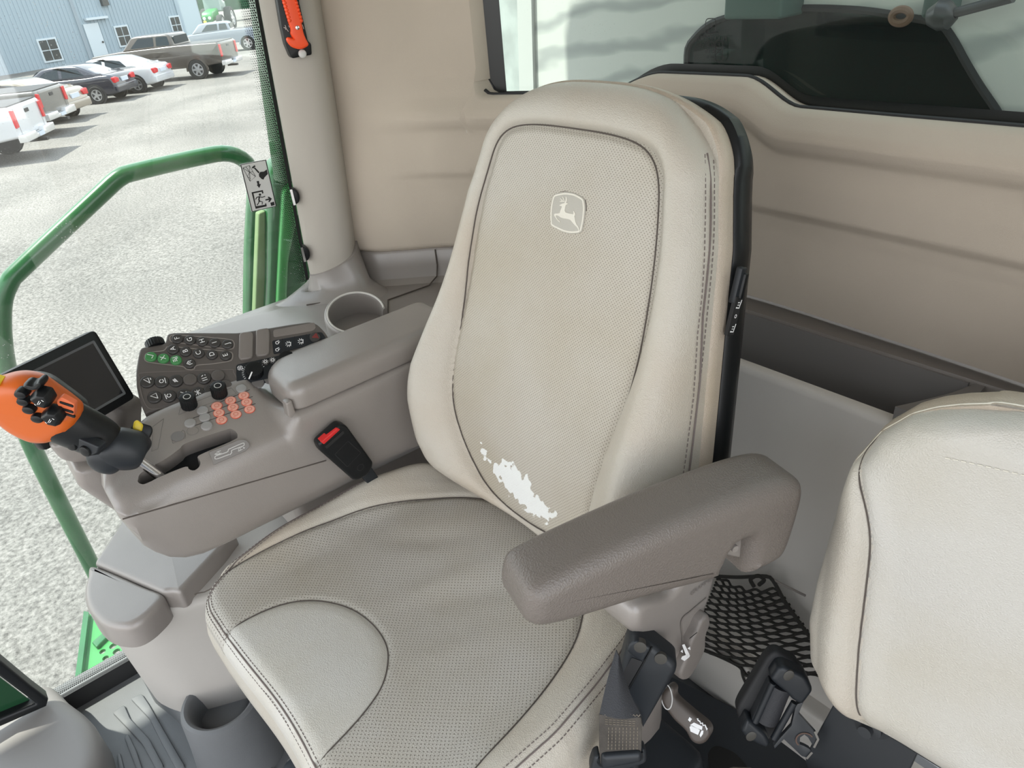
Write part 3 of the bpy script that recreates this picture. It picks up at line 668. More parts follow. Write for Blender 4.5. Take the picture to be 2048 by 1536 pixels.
# black back shell with lumbar switch and icons
def shellring(g, depth):
    P = []
    for x, t, d in R0[::2]:
        P.append(BF.p(x + np.sign(x) * g * min(1, abs(x) / .1), t + ((g - .016 * sst(.16, .02, abs(x)) * 1.0) if t > .6 else (-g if t < .06 else 0)), depth))
    return P
shell = obj('back_shell', sweep(None, [shellring(-.004, -.068), shellring(.004, -.066), shellring(.009, -.071), shellring(.010, -.090), shellring(.004, -.106), shellring(-.02, -.118)]), M['black'], seat, sharp=50)
SP = Frame(BF.p(.264, .40, -.092), BF.n * -1, BF.v)        # right-hand face of the shell, n = +X
def shp_(px, py, x=None):
    return Px(px, py, SXC + .262)
def onshell(px, py, xl):
    f = Frame((SXC + xl, 0, 0), -BF.n, BF.v); a, b = f.px(px, py); return Frame(f.p(a, b), -BF.n, BF.v)
f = onshell(1475, 570, .246)
obj('lumbar_switch', box(f, -.006, .006, -.022, .022, -.004, .005, .002, 2, .002), M['black_soft'], shell)
obj('switch_rocker', box(f, -.001, .007, -.016, .016, .0, .009, .003, 2, .002), M['black'], shell)
f = onshell(1469, 632, .251)
obj('icon_plate', box(f, -.007, .007, -.024, .024, -.004, .001), M['rubber'], shell)
ic = []
for s in (1, -1):
    b0 = .015 * s
    ic += [ribbon([(-.004, b0 - .004), (.003, b0 - .005), (.005, b0 + .005)], .0018, f, .0016), ribbon([(-.002, b0 + .002), (.002, b0 + .002)], .0012, f, .0016), ribbon([(-.002, b0 - .001), (.002, b0 - .001)], .001, f, .0016)]
ic.append(ribbon(circle(.002, 10), .001, f, .0016, True))
obj('switch_icons', join(ic), M['white'], shell, sharp=None)

# --- cushion
CO = smooth([(-.302, .20), (-.300, .12), (-.262, .088), (-.20, .076), (-.10, .078), (0, .082), (.10, .084), (.20, .078), (.262, .090), (.300, .125), (.306, .22), (.300, .33), (.288, .42), (.270, .50), (.22, .55), (0, .57), (-.22, .55), (-.285, .50), (-.305, .42), (-.310, .30)], 240, True)
def zc(x, y):
    """Height of the cushion top, x measured from the seat centre."""
    x = np.asarray(x, float); y = np.asarray(y, float)
    z = .600 - .016 * np.exp(-(x / .15) ** 2 - ((y - .34) / .13) ** 2)
    z = z + .020 * sst(.20, .285, np.abs(x)) * sst(.10, .26, y) + .016 * sst(.18, .28, -x) * sst(.30, .42, y)
    z = z + .004 * np.exp(-(x / .2) ** 2) * (1 - sst(.1, .25, y))
    return z
def ccast(px, py):
    z = .60
    for _ in range(8):
        p = Pz(px, py, z); z = float(zc(p[0] - SXC, p[1]))
    return (p[0] - SXC, p[1])
INS_L = [ccast(*p) for p in ((414, 1163), (470, 1128), (560, 1083), (650, 1042), (739, 1011), (829, 996), (919, 993), (986, 1001), (1076, 1041))]
INS_R = [ccast(*p) for p in ((1171, 1222), (1144, 1262), (1076, 1343), (1009, 1420), (942, 1487), (892, 1536))]
FRONT = [ccast(*p) for p in ((405, 1172), (420, 1235), (447, 1278), (492, 1316), (537, 1366), (573, 1411), (605, 1469), (638, 1536))]
THIGH = [ccast(*p) for p in ((447, 1278), (492, 1240), (560, 1208), (627, 1199), (694, 1213), (739, 1240), (771, 1285), (773, 1321), (762, 1370), (721, 1424), (672, 1478), (638, 1527))]
nu2, nv2 = 210, 180
u1 = np.linspace(-1, 1, nu2); v1 = np.linspace(0, 1, nv2)
U2, V2 = np.meshgrid(np.sign(u1) * (1 - (1 - np.abs(u1)) ** 1.3), np.where(v1 < .5, .5 * (2 * v1) ** 1.25, 1 - .5 * (2 * (1 - v1)) ** 1.1))
def cw(y): return np.interp(y, [.06, .10, .14, .22, .32, .40, .48, .54, .60], [.290, .300, .308, .314, .314, .302, .284, .262, .225])
yf = .070 + .055 * np.clip((np.abs(U2) - .72) / .28, 0, 1) ** 2.2 + .010 * np.exp(-((U2 - .1) / .4) ** 2)
yb = .585 - .05 * np.abs(U2) ** 3
Y2 = yf + V2 * (yb - yf); X2 = U2 * cw(Y2)
Z2 = zc(X2, Y2)
e1 = np.clip((cw(Y2) - np.abs(X2)) / .040, 0, 1); e2 = np.clip((Y2 - yf) / .032, 0, 1); e3 = np.clip((yb - Y2) / .05, 0, 1)
rm2 = np.clip(np.sqrt((1 - e1) ** 2 + (1 - e2) ** 2 + (1 - e3) ** 2), 0, 1); s2_ = np.sqrt(1 - rm2 ** 2)
Z2 = .570 + (Z2 - .570) * s2_
HALF = [(.292, .074), (.284, .110), (.280, .150), (.266, .221), (.254, .30), (.235, .375), (.205, .448), (.157, .508), (.104, .545), (.04, .562)]
INSERT = smooth([(0, .060)] + [(-x, y) for x, y in HALF[::1]] + [(0, .566)] + [(x * .97, y) for x, y in HALF[::-1]], 200, True)
TH = [(-.152, .060), (-.160, .110), (-.151, .166), (-.125, .208), (-.080, .240), (-.030, .252), (.016, .248), (.048, .232), (.078, .204), (.098, .164), (.112, .115), (.122, .060)]
THC = smooth(TH, 90); THP = np.vstack([THC, [(.1, .03), (-.13, .03)]])
LI = np.array([q for q in INSERT if q[1] > .078]); 
dI = polydist(X2, Y2, INSERT, True); dT = polydist(X2, Y2, THC)
Z2 -= .0040 * np.exp(-(dI / .006) ** 2) * (Y2 > .09) + .0026 * np.exp(-(dT / .005) ** 2)
inI = inside(X2, Y2, INSERT); inT = inside(X2, Y2, THP)
Z2 += np.where(inI, 0, .004 * np.clip(dI / .03, 0, 1)) + np.where(inT, .0022 * np.clip(dT / .02, 0, 1), 0)
for cx, cy, a, l, h in ((-.12, .40, .9, .10, -.0035), (-.02, .38, 1.3, .09, .0035), (.05, .42, 1.0, .09, -.003), (-.18, .33, .7, .08, .002), (.10, .33, 1.2, .08, .002)):
    e = (X2 - cx) * math.cos(a) + (Y2 - cy) * math.sin(a); f_ = -(X2 - cx) * math.sin(a) + (Y2 - cy) * math.cos(a); Z2 += h * np.exp(-(e / l) ** 2 - (f_ / .022) ** 2)
CPt = np.stack([X2 + SXC, Y2, Z2], -1)
lab2 = np.where(inT, 2, np.where(inI, 1, 0))[:-1, :-1]
made2 = field(CPt, lab2, {0: 'cushion', 1: 'perforated_insert', 2: 'thigh_patch'}, {0: M['leather'], 1: M['leather_cush'], 2: M['leather_pad']}, seat, uv=np.stack([X2, Y2], -1))
cushion = made2[0]
def csurf(x, y, lift=.0006):
    d2 = (X2 - x) ** 2 + (Y2 - y) ** 2; k = np.unravel_index(np.argmin(d2), d2.shape); return np.array([x + SXC, y, Z2[k] + lift])
i0 = int(np.argmin(INSERT[:, 1])); ILoop = np.roll(INSERT, -i0, 0); ILoop = ILoop[(ILoop[:, 1] > .075)]
obj('insert_seam', tube(kern(np.array([csurf(x, y) for x, y in ILoop]), 5), .0010, 6), M['seam'], cushion)
obj('thigh_seam', tube(kern(np.array([csurf(x, y) for x, y in THC if y > .072]), 5), .0010, 6), M['seam'], made2[2])
def cline(fn, n=260):
    return kern(np.array([csurf(*fn(s), lift=.0004) for s in np.linspace(0, 1, n)]), 9)
def hem(off):
    """Seam line running round the right side, front and left side of the cushion, off inside the edge."""
    P = []
    for y in np.linspace(.50, .14, 60): P.append((float(cw(y)) - off, y))
    for u_ in np.linspace(.86, -.86, 160):
        yy = .070 + .055 * np.clip((abs(u_) - .72) / .28, 0, 1) ** 2.2 + .010 * math.exp(-((u_ - .1) / .4) ** 2) + off * .62; P.append((u_ * float(cw(yy)) * (1 - off * .3), yy))
    for y in np.linspace(.14, .40, 50): P.append((-float(cw(y)) + off, y))
    return np.array(P)
Hm = smooth(hem(.020)[::3], 300); obj('hem_seam', tube(kern(np.array([csurf(*q) for q in Hm]), 7), .0011, 6), M['stitch'], cushion)
obj('stitching', join([stitches(kern(np.array([csurf(*q) for q in smooth(hem(o_)[::3], 340)]), 7), (.2, -.2, .95), .0042, .0022) for o_ in (.0275, .0125)]), M['stitch'], cushion, stuff=True)
# skirt of the cushion
bi2 = [(0, j) for j in range(nu2)] + [(i, nu2 - 1) for i in range(1, nv2)] + [(nv2 - 1, j) for j in range(nu2 - 2, -1, -1)] + [(i, 0) for i in range(nv2 - 2, 0, -1)]
K0 = np.array([CPt[i, j] for i, j in bi2]); kc = np.array([SXC, .32, 0])
def kring(s, z, zz=None):
    P = []
    for p in K0:
        d = p - kc; d[2] = 0; L = np.linalg.norm(d); q = p + d / L * s; q[2] = p[2] + z if zz is None else zz; P.append(q)
    return P
obj('cushion_skirt', fixn(sweep(None, [kring(0, 0), kring(.004, -.018), kring(.004, -.040), kring(-.004, -.058), kring(-.018, 0, .502), kring(-.05, 0, .49)], cap=True)), M['leather'], seat, sharp=70)
# seat pan and suspension base under the cushion
pan = obj('seat_pan', puff(rounded([(-.98, .13), (-.42, .13), (-.40, .55), (-.98, .55)], .05), ZF, .40, .505, .02, 3), M['taupe_dark'], seat)
obj('suspension_bellows', join([puff(rounded([(-.93, .19), (-.45, .19), (-.45, .56), (-.93, .56)], .05), ZF, z, z + .045, .02, 3, .02) for z in np.arange(.10, .40, .045)]), M['floor_dark'], seat)
obj('seat_base', puff(rounded([(-.98, .08), (-.42, .08), (-.42, .70), (-.98, .70)], .04), ZF, .031, .11, .02, 3), M['floor_dark'], seat)
for P, h in (([(503, 1420), (512, 1410), (522, 1412), (560, 1478), (566, 1500), (552, 1506), (545, 1500)], .0), ([(566, 1522), (580, 1512), (600, 1536), (620, 1570), (590, 1570)], .0)):
    fl_ = Frame((0, .125, 0), (1, 0, 0), (0, 0, 1))
    obj('front_handle', puff(rounded(fl_.pxs(P), .004), fl_, -.03, .012, .005, 3), M['key_grey'], seat)
# --- fold-up armrest on the seat's left side
AK = .85
ax = _unit([.085, .31, 0]); AF = Frame(CAM + (np.array((-.512, .392, .718)) - CAM) * AK, ax, (0, 0, 1))          # u to the rear, n = u x z : to +X side
def arm_z(s): return 0
PR = [(-.038, .022), (-.036, .058), (-.014, .076), (.10, .086), (.20, .088), (.30, .084), (.355, .072), (.372, .045), (.362, -.03), (.350, -.058), (.330, -.066), (.290, -.066), (.285, -.060), (.283, -.004), (.272, .004), (.258, -.002), (.245, -.030), (.230, -.044), (.12, -.020), (.0, .002)]
armp = smooth(np.array(PR) * AK, 120, True)
arm = obj('armrest', puff(armp, AF, -.010 * AK, .082 * AK, .020, 6, .018), M['taupe_arm'], seat, sharp=60)
obj('hinge_cover', puff(rounded(np.array([(.252, -.02), (.287, -.045), (.287, .004), (.262, .004)]) * AK, .005), AF, .01, .052, .004), M['taupe'], arm)
obj('hinge_pin', tube([AF.p(.228, -.010, .045), AF.p(.228, -.010, .058)], .0045, 12), M['taupe'], arm)
# bracket below the armrest with the recline lever
BK = Frame((-.380, .57, .60), _unit([.03, 1, 0]), (0, 0, 1))
def bk(P): return BK.pxs(P)
br = obj('armrest_bracket', puff(smooth(bk([(1300, 1205), (1345, 1190), (1372, 1150), (1395, 1100), (1440, 1110), (1432, 1170), (1412, 1235), (1402, 1290), (1375, 1345), (1350, 1352), (1340, 1325), (1290, 1285), (1268, 1262), (1275, 1225)]), 90, True), BK, -.055, .0, .014, 4), M['taupe'], seat, sharp=60)
obj('bracket_groove', ribbon(smooth(bk([(1412, 1195), (1380, 1222), (1362, 1240), (1364, 1275), (1362, 1310), (1350, 1340)]), 40), .003, BK, .0012), M['taupe_dark'], br)
a_, b_ = BK.px(1398, 1137); obj('maker_badge', join([ribbon(circle(.010, 24, a_, b_), .0016, BK, .0015, True)] + [ribbon([(a_ + x, b_ - .005), (a_ + x + .002, b_ + .005)], .0014, BK, .0015) for x in (-.005, -.001, .003)]), M['taupe_dark'], br, sharp=None)
a_, b_ = BK.px(1404, 1170); b0_, b1_ = np.array(BK.px(1386, 1183)), np.array(BK.px(1420, 1158)); tu = b1_ - b0_; tf = Frame(BK.p(a_, b_, .0012), BK.u * tu[0] + BK.v * tu[1], -BK.u * tu[1] + BK.v * tu[0])
obj('bracket_lettering', text('GRAMMER', .0105, tf), M['taupe_dark'], br, sharp=None)
LV = BK.shift(c=.004)
lev = obj('recline_lever', puff(smooth(LV.pxs([(1385, 1250), (1392, 1235), (1406, 1222), (1410, 1238), (1402, 1262), (1400, 1290), (1385, 1322), (1368, 1348), (1354, 1352), (1350, 1340), (1362, 1310), (1370, 1280)]), 60, True), LV, -.012, .010, .005, 3), M['taupe_dark'], seat)
LI2 = LV.shift(c=.0106)
obj('recline_icon', join([flat(LI2.pxs(P)) if False else flat(LI2.pxs(P), LI2) for P in ([(1364, 1290), (1369, 1288), (1379, 1309), (1374, 1316)], [(1374, 1309), (1380, 1310), (1379, 1314), (1369, 1322), (1362, 1318), (1364, 1313)], [(1361, 1303), (1365, 1299), (1366, 1306)], [(1375, 1297), (1380, 1293), (1381, 1300)])]), M['white'], lev, sharp=None)
obj('lever_slot', ribbon(LV.pxs([(1366, 1267), (1381, 1255)]), .0022, LV, .0108), M['ink'], lev)
# ride control lever with printed icons
RL = Frame(Pd(1375, 1440, 1.17), (1, 0.35, 0), (-.1, .55, .8))
rl = obj('ride_lever', puff(smooth(RL.pxs([(1322, 1400), (1326, 1382), (1340, 1370), (1350, 1378), (1352, 1395), (1385, 1425), (1415, 1450), (1421, 1468), (1410, 1485), (1395, 1488), (1382, 1480), (1370, 1460), (1345, 1435)]), 70, True), RL, -.018, .004, .006, 4), M['lever'], seat)
RI = RL.shift(c=.0046)
a_, b_ = RL.px(1335, 1392); rg = []
for k in range(40): rg.append((a_ + .0085 * math.cos(k * math.pi / 20) - .004 * math.sin(k * math.pi / 20), b_ + .017 * math.sin(k * math.pi / 20)))
obj('lever_ring', ribbon(rg, .0016, RI, 0, True), M['print_grey'], rl)
ic = [flat(RI.pxs(P), RI) for P in ([(1380, 1450), (1388, 1445), (1405, 1453), (1404, 1460), (1391, 1456)], [(1379, 1454), (1383, 1450), (1400, 1460), (1396, 1470), (1381, 1463)], [(1399, 1470), (1403, 1461), (1407, 1461), (1406, 1468), (1401, 1475)], [(1376, 1440), (1379, 1434), (1384, 1438), (1380, 1444)], [(1393, 1437), (1397, 1437), (1396, 1441)], [(1412, 1457), (1416, 1457), (1413, 1461)])]
ic += [ribbon(RI.pxs([(1395, 1440), (1400, 1443), (1401, 1447), (1405, 1446), (1406, 1451), (1410, 1450), (1413, 1457)]), .0018, RI)]
obj('ride_icons', join(ic), M['white'], rl, sharp=None)
# ------------------------------------------------------------------ right-hand control console
con = thing('control_console', 'taupe control armrest console with salmon coloured buttons beside the operator seat', 'console', (-1.06, .32, .60))
def csec(y):
    """Cross-section of the console at y: (x, z) points from outer bottom round to inner bottom."""
    f = sst(.03, .14, y); g = sst(.04, .24, y); r = sst(.288, .318, y)
    zs_ = .772 - .13 * (y - .03) / .27 * .45
    zb = np.interp(y, [.03, .045, .06, .08, .11, .15, .3, .6], [.745, .69, .66, .638, .626, .622, .617, .607])
    top = .835 - .012 * (1 - f) - .03 * (1 - sst(.02, .06, y))
    tin = .806 - .006 * (1 - f)
    sl = .786
    zo = np.interp(y, [.03, .06, .12, .3], [.76, .70, .66, .64])
    xo = -1.125 + .045 * (1 - sst(.02, .16, y))
    up = np.array([(xo, zo + .01), (xo - .004, top - .02), (xo + .004, top - .004), (xo + .016, top), (-1.046, tin + .004), (-1.034, tin - .001), (-1.010, sl + .006), (-.992, sl - .006), (-.983, max(sl - .022, zs_ + .004)), (-.978, zs_), (-.978, zs_ - .004), (-.980, (zs_ + zb) / 2), (-.990, zb + .02), (-1.003, zb + .004), (-1.03, zb), (xo + .03, zo)])
    rr = np.array([(xo, zo + .01), (xo - .004, .775), (xo + .002, .795), (xo + .014, .800), (-1.040, .804), (-1.020, .806), (-.994, .806), (-.984, .800), (-.981, .785), (-.978, zs_), (-.978, zs_ - .004), (-.980, (zs_ + zb) / 2), (-.990, zb + .02), (-1.003, zb + .004), (-1.03, zb), (xo + .03, zo)])
    return up * (1 - r) + rr * r
ys = np.r_[.032, .034, .038, .045, .055, .07, .09, np.linspace(.115, .285, 12), np.linspace(.29, .32, 10), np.linspace(.34, .62, 10)]
rings = []
for y in ys:
    s = csec(y); c = s.mean(0); k = 1 - .55 * (1 - min(1, math.sqrt(max(0, (y - .030) / .03)) if y < .06 else 1)) ** 1.5
    s = c + (s - c) * (1 - .35 * max(0, (.045 - y) / .013) ** 2)
    rings.append([(p[0], y, p[1]) for p in smooth(s, 90, True)])
body = fixn(sweep(None, rings))
# gate for the drive handle cut into the sloping face
SL = Frame((-1.008, .2, .792), (0, 1, 0), _unit([-.62, 0, .36]))                   # sloping strip, n faces inwards and up
SLOT = [(276, 957), (283, 943), (330, 917), (358, 897), (374, 884), (450, 859), (462, 857), (472, 863), (475, 872), (466, 880), (400, 909), (398, 916), (401, 925), (397, 934), (388, 940), (378, 938), (370, 933), (320, 953), (300, 963), (286, 968), (276, 964)]
slot = smooth(SL.pxs(SLOT), 110, True)
body = boolean(body, [puff(slot, SL, -.045, .03)])
bodyo = obj('body', body, M['taupe'], con, sharp=35)
obj('gate_floor', puff(inset(slot if area2(slot) > 0 else slot[::-1], -.004), SL, -.048, -.040), M['black'], bodyo)
obj('body_joint', tube([(-.9775, y, float(.772 - .13 * (y - .03) / .27 * .45) - .002) for y in np.linspace(.034, .34, 40)], .0011, 6), M['seam'], bodyo)
# gate diagram on the sloping strip
DG = Frame((-.996, .2, .786), (0, 1, 0), _unit([-.45, 0, .5]))
dg = lambda P: DG.pxs([(300 + x / 6.02, 730 + y / 6.02) for x, y in P])
obj('gate_label', puff(smooth(dg([(712, 1055), (1090, 905), (1150, 910), (1190, 950), (1185, 1005), (1140, 1040), (770, 1200)]), 60, True) if False else dg([(712, 1055), (1060, 912), (1110, 904), (1160, 915), (1192, 950), (1190, 995), (1150, 1035), (770, 1203)]), DG, -.004, .0015), mat('gate label', (.22, .205, .195), .5), con)
DGi = DG.shift(c=.0022)
gl_ = [ribbon(smooth(dg(P), 50), .0013, DGi) for P in ([(955, 1080), (800, 1135), (780, 1115), (795, 1098), (930, 1050), (940, 1022), (965, 1010), (1115, 945), (1133, 958), (1120, 978), (985, 1030), (985, 1055), (960, 1085)],)]
for (x, y) in ((830, 1065), (1085, 1020)):
    gl_ += [ribbon(dg([(x - 28, y + 22), (x + 28, y - 2)]), .0011, DGi), ribbon(dg([(x - 12, y + 24), (x - 25, y - 15), (x + 22, y - 30)]), .001, DGi), ribbon(dg([(x + 5, y + 15), (x - 5, y - 18)]), .001, DGi)]
gl_ += [flat(dg([(770, 1080), (800, 1062), (806, 1088)]), DGi), flat(dg([(1145, 1000), (1118, 990), (1124, 1016)]), DGi)]
obj('gate_diagram', join(gl_), M['print_grey'], con, sharp=None)
# padded elbow rest
ap = [(-.986, .312), (-.986, .66), (-1.122, .66), (-1.122, .355), (-1.085, .312)]
EF = Frame((0, 0, 0), (1, 0, 0), (0, 1, .0))
obj('elbow_pad', puff(rounded(ap, .032, 8), Frame((0, 0, .806), (1, 0, 0), (0, 1, 0)), 0, .046, .022, 6, .006), M['taupe'], con, sharp=60)
obj('pad_gap', puff(inset(np.array(rounded(ap, .032, 8)), .006), Frame((0, 0, .802), (1, 0, 0), (0, 1, 0)), 0, .006), M['black'], con)
lt = Frame((-.992, .30, .800), (0, 1, 0), (0, 0, 1))
obj('pad_latch', puff(rounded(lt.pxs([(571, 806), (583, 800), (592, 826), (585, 836), (576, 834)]), .003), lt, -.012, .002, .003, 3), M['taupe'], con)
from mathutils.bvhtree import BVHTree
_bm = bmesh.new(); _bm.from_mesh(bodyo.data); _bm.transform(Matrix.Translation(WL[bodyo])); _bvh = BVHTree.FromBMesh(_bm); _bm.free()
def onbody(px, py, c=0.0):
    """Frame lying on the console skin where a sight line meets it."""
    h, n_, _, _ = _bvh.ray_cast(Vector(CAM), Vector(ray(px, py)))
    if h is None: return TOPF.at(px, py, c)
    n_ = np.array(n_); n_ = n_ if n_ @ ray(px, py) < 0 else -n_
    n_ = _unit(n_ * .5 + TOPF.n * .5); f = Frame(np.array(h), np.array((0, 1.0, 0)) - n_ * n_[1], np.cross(n_, np.array((0, 1.0, 0)) - n_ * n_[1])); return f.shift(c=c)
# pad with buttons: plane through the two long edges of the console top
TOPF = Frame((-1.04, .2, .8095), (0, 1, 0), _unit([-.085, 0, .027]))
PB = lambda x, y, c=0.0: onbody(300 + x / 6.02, 730 + y / 6.02, c)
def skinline(P, w, m, nm, closed=False):
    Q = [np.array(P[k]) * (1 - t) + np.array(P[(k + 1) % len(P)]) * t for k in range(len(P) if closed else len(P) - 1) for t in np.linspace(0, 1, 8, endpoint=False)]
    if not closed: Q.append(np.array(P[-1]))
    pts = [onbody(300 + x / 6.02, 730 + y / 6.02) for x, y in Q]
    obj(nm, tube([f.p(0, 0, .0001) for f in pts], w / 2, 5, closed), m, con)
for P in ([(265, 900), (300, 870), (395, 785), (420, 800), (430, 880), (275, 945)], [(345, 600), (365, 515), (700, 385), (980, 275), (1040, 345), (560, 520)], [(1220, 225), (1360, 175), (1375, 235), (1245, 275)], [(30, 745), (165, 645), (95, 1010), (20, 1040)]): skinline(P, .0009, M['tray'], 'print_frame', True)
for P in ([(520, 640), (1235, 380)], [(500, 745), (1270, 465)], [(720, 500), (1200, 298)]): skinline(P, .0011, M['ink'], 'print_line')
keyc = puff(circle(.0086, 26), Frame((0, 0, 0), (1, 0, 0), (0, 1, 0)), -.002, .0034, .0014, 3); keyc.materials.append(M['key_grey'])
keyc.polygons.foreach_set('use_smooth', [True] * len(keyc.polygons)); keyc.set_sharp_from_angle(angle=.8)
keyo = puff(circle(.0078, 26), Frame((0, 0, 0), (1, 0, 0), (0, 1, 0)), -.002, .0016, .0006, 2); keyo.materials.append(M['key_orange'])
ringo = puff(circle(.0087, 26), Frame((0, 0, 0), (1, 0, 0), (0, 1, 0)), -.002, .0010); ringo.materials.append(M['key_ring'])
ringd = puff(circle(.0098, 26), Frame((0, 0, 0), (1, 0, 0), (0, 1, 0)), -.002, .0011); ringd.materials.append(M['tray'])
symm = join([ribbon(circle(.0035, 14), .0008, Frame((0, 0, 0), (1, 0, 0), (0, 1, 0)), .0019, True), ribbon([(-.006, -.004), (-.003, -.006)], .0012, Frame((0, 0, 0), (1, 0, 0), (0, 1, 0)), .0019)]); symm.materials.append(M['key_ring'])
for x, y in ((635, 555), (660, 640), (485, 705), (685, 740), (1100, 290)):
    inst('grey_button', keyc, PB(x, y), None, con)
for x, y in ((805, 495), (970, 430), (1130, 370), (830, 580), (1000, 512), (1165, 450), (862, 665), (1035, 598), (1200, 535)):
    o = inst('salmon_button', keyo, PB(x, y), None, con); inst('button_ring', ringo, PB(x, y), None, con); inst('button_symbol', symm, PB(x, y), None, con)
for x, y in ((335, 862), (1300, 212), (1445, 165)):
    inst('print_button', ringd, PB(x, y), None, con); k2 = inst('grey_button', keyo.copy() if False else keyc, PB(x, y, -.0032), None, con)
fps = PB(515, 795); obj('printed_symbol', ribbon(circle(.0085, 24), .0008, fps, .0006, True), M['tray'], con)
def knob(fr, r, h, parent, name='rotary_knob', ribs=26, top=M['print_grey']):
    prof = []
    for k in range(ribs * 4):
        a = 2 * math.pi * k / (ribs * 4); rr = r * (1 - (.05 if k % 4 in (0, 1) else 0)); prof.append((rr * math.cos(a), rr * math.sin(a)))
    kb = obj(name, puff(prof, fr, -.001, h, r * .14, 2), M['black'], parent, sharp=40)
    if top is not None: obj('knob_ring', join([ribbon(circle(r * .42, 24), r * .10, fr, h + .0003, True)]), top, kb)
    return kb
for x, y in ((475, 490), (840, 355)): knob(PB(x, y), .0125, .021, con)
# yellow thumb switch in its black housing at the front of the pad
YF_ = Frame(Pd(285, 855, 1.17), (0, 1, .15), _unit([-.5, 0, .86]))
yh = obj('switch_housing', puff(rounded(YF_.pxs([(258, 862), (270, 842), (303, 852), (306, 862), (296, 884), (280, 876)]), .003), YF_, -.03, .004, .002), M['black'], con)
obj('yellow_switch', puff(rounded(YF_.pxs([(265, 858), (268, 843), (275, 840), (287, 850), (284, 863), (278, 864)]), .003), YF_, .0, .010, .003), M['yellow'], yh)
# brackets under the front of the console
b1 = Frame((-1.10, 0, 0), (0, 1, 0), (0, 0, 1))
obj('front_bracket', puff(rounded(b1.pxs([(150, 942), (170, 935), (245, 925), (300, 940), (300, 1050), (243, 1034), (157, 977)]), .01), b1, -.08, .0, .012, 3), M['taupe'], con)
obj('front_bracket', puff(rounded(b1.pxs([(104, 905), (150, 880), (235, 885), (250, 930), (190, 946), (130, 935)]), .008), b1.shift(c=-.02), -.05, .0, .01, 3), M['taupe'], con)

# ------------------------------------------------------------------ drive handle
jh = thing('drive_handle', 'orange multi-button drive handle on a chrome stem', 'joystick', tuple(Pd(320, 950, 1.17)))
P0, P1 = Px(325, 955, -1.018), Pd(262, 908, 1.165)
obj('stem', tube([P0 + (P0 - P1) * .25, P0, P1], .0078, 18), M['chrome'], jh)
JD = 1.15
JF = Frame(Pd(130, 850, JD), ROT @ np.array([1, 0, 0]) , ROT @ np.array([0, -1, -.55]))       # plane of the handle's face, tipped back
def jloft(pts, m, name, sub=3, parent=jh, flat=1.0):
    """Tapered limb through (px, py, distance, radius across, radius deep)."""
    C_ = smooth([np.r_[Pd(x, y, d), ra, rb] for x, y, d, ra, rb in pts], 26); rings = []; T = np.gradient(C_[:, :3], axis=0)
    for i in range(len(C_)):
        t = _unit(T[i]); n_ = JF.n - t * (JF.n @ t); n_ = _unit(n_); s_ = np.cross(t, n_)
        rings.append([C_[i, :3] + C_[i, 3] * math.cos(a) * s_ + C_[i, 4] * math.sin(a) * n_ for a in np.linspace(0, 2 * math.pi, 28, endpoint=False)])
    return obj(name, fixn(sweep(None, rings)), m, parent, sharp=60)
jloft([(292, 905, 1.158, .006, .006), (286, 902, 1.157, .022, .022), (272, 900, 1.155, .028, .028), (245, 898, 1.153, .031, .029), (222, 893, 1.152, .030, .028), (208, 886, 1.152, .022, .022)], M['black_soft'], 'elbow')
jloft([(248, 925, 1.158, .010, .008), (238, 922, 1.156, .022, .016), (212, 915, 1.153, .026, .018), (195, 902, 1.152, .020, .016), (186, 893, 1.152, .008, .008)], M['black_soft'], 'elbow_cap')
gr = jloft([(222, 893, 1.150, .024, .022), (205, 880, 1.148, .030, .026), (180, 866, 1.144, .032, .028), (150, 852, 1.138, .034, .028), (120, 838, 1.134, .036, .028)], M['black'], 'grip')
# orange head: rounded pod over a black underside
HF = Frame(Pd(75, 835, 1.135), ROT @ np.array([1, .0, 0]), ROT @ np.array([0, -1, -.75]))
HEAD = [(-42, 795), (-25, 770), (5, 757), (40, 754), (75, 763), (110, 786), (140, 808), (157, 824), (158, 840), (148, 856), (128, 870), (105, 878), (70, 876), (30, 858), (0, 836), (-28, 815)]
hp = smooth(HF.pxs(HEAD), 90, True)
def pod(P, fr, zs_, ins_):
    P = np.asarray(P); P = P if area2(P) > 0 else P[::-1]; rings = [[fr.p(q[0], q[1], z) for q in inset(P, i)] for z, i in zip(zs_, ins_)]
    return fixn(sweep(None, rings))
head = obj('head', pod(hp, HF, [-.020, -.012, -.002, .008, .015, .019, .0205], [.004, .0005, 0, .002, .006, .013, .024]), M['orange'], jh, sharp=60)
obj('underside', pod(smooth(HF.pxs([(x - 4, y + 22) for x, y in HEAD]), 90, True), HF.shift(c=-.02), [-.034, -.028, -.012, .004], [.022, .008, .000, .001]), M['black_soft'], jh, sharp=60)
HT = HF.shift(c=.0195)
hz = lambda x, y: (x / 5.69, 740 + y / 5.69)
for x, y, rx, ry in ((262, 250, .0082, .0066), (288, 332, .0082, .0066), (352, 424, .0084, .0068), (450, 524, .0086, .0070)):
    a, b = HT.px(*hz(x, y)); obj('thumb_button', pod(circle(rx, 22, a, b, ry), HT, [-.004, .004, .0075, .009], [0, 0, .0012, .004]), M['black'], head)
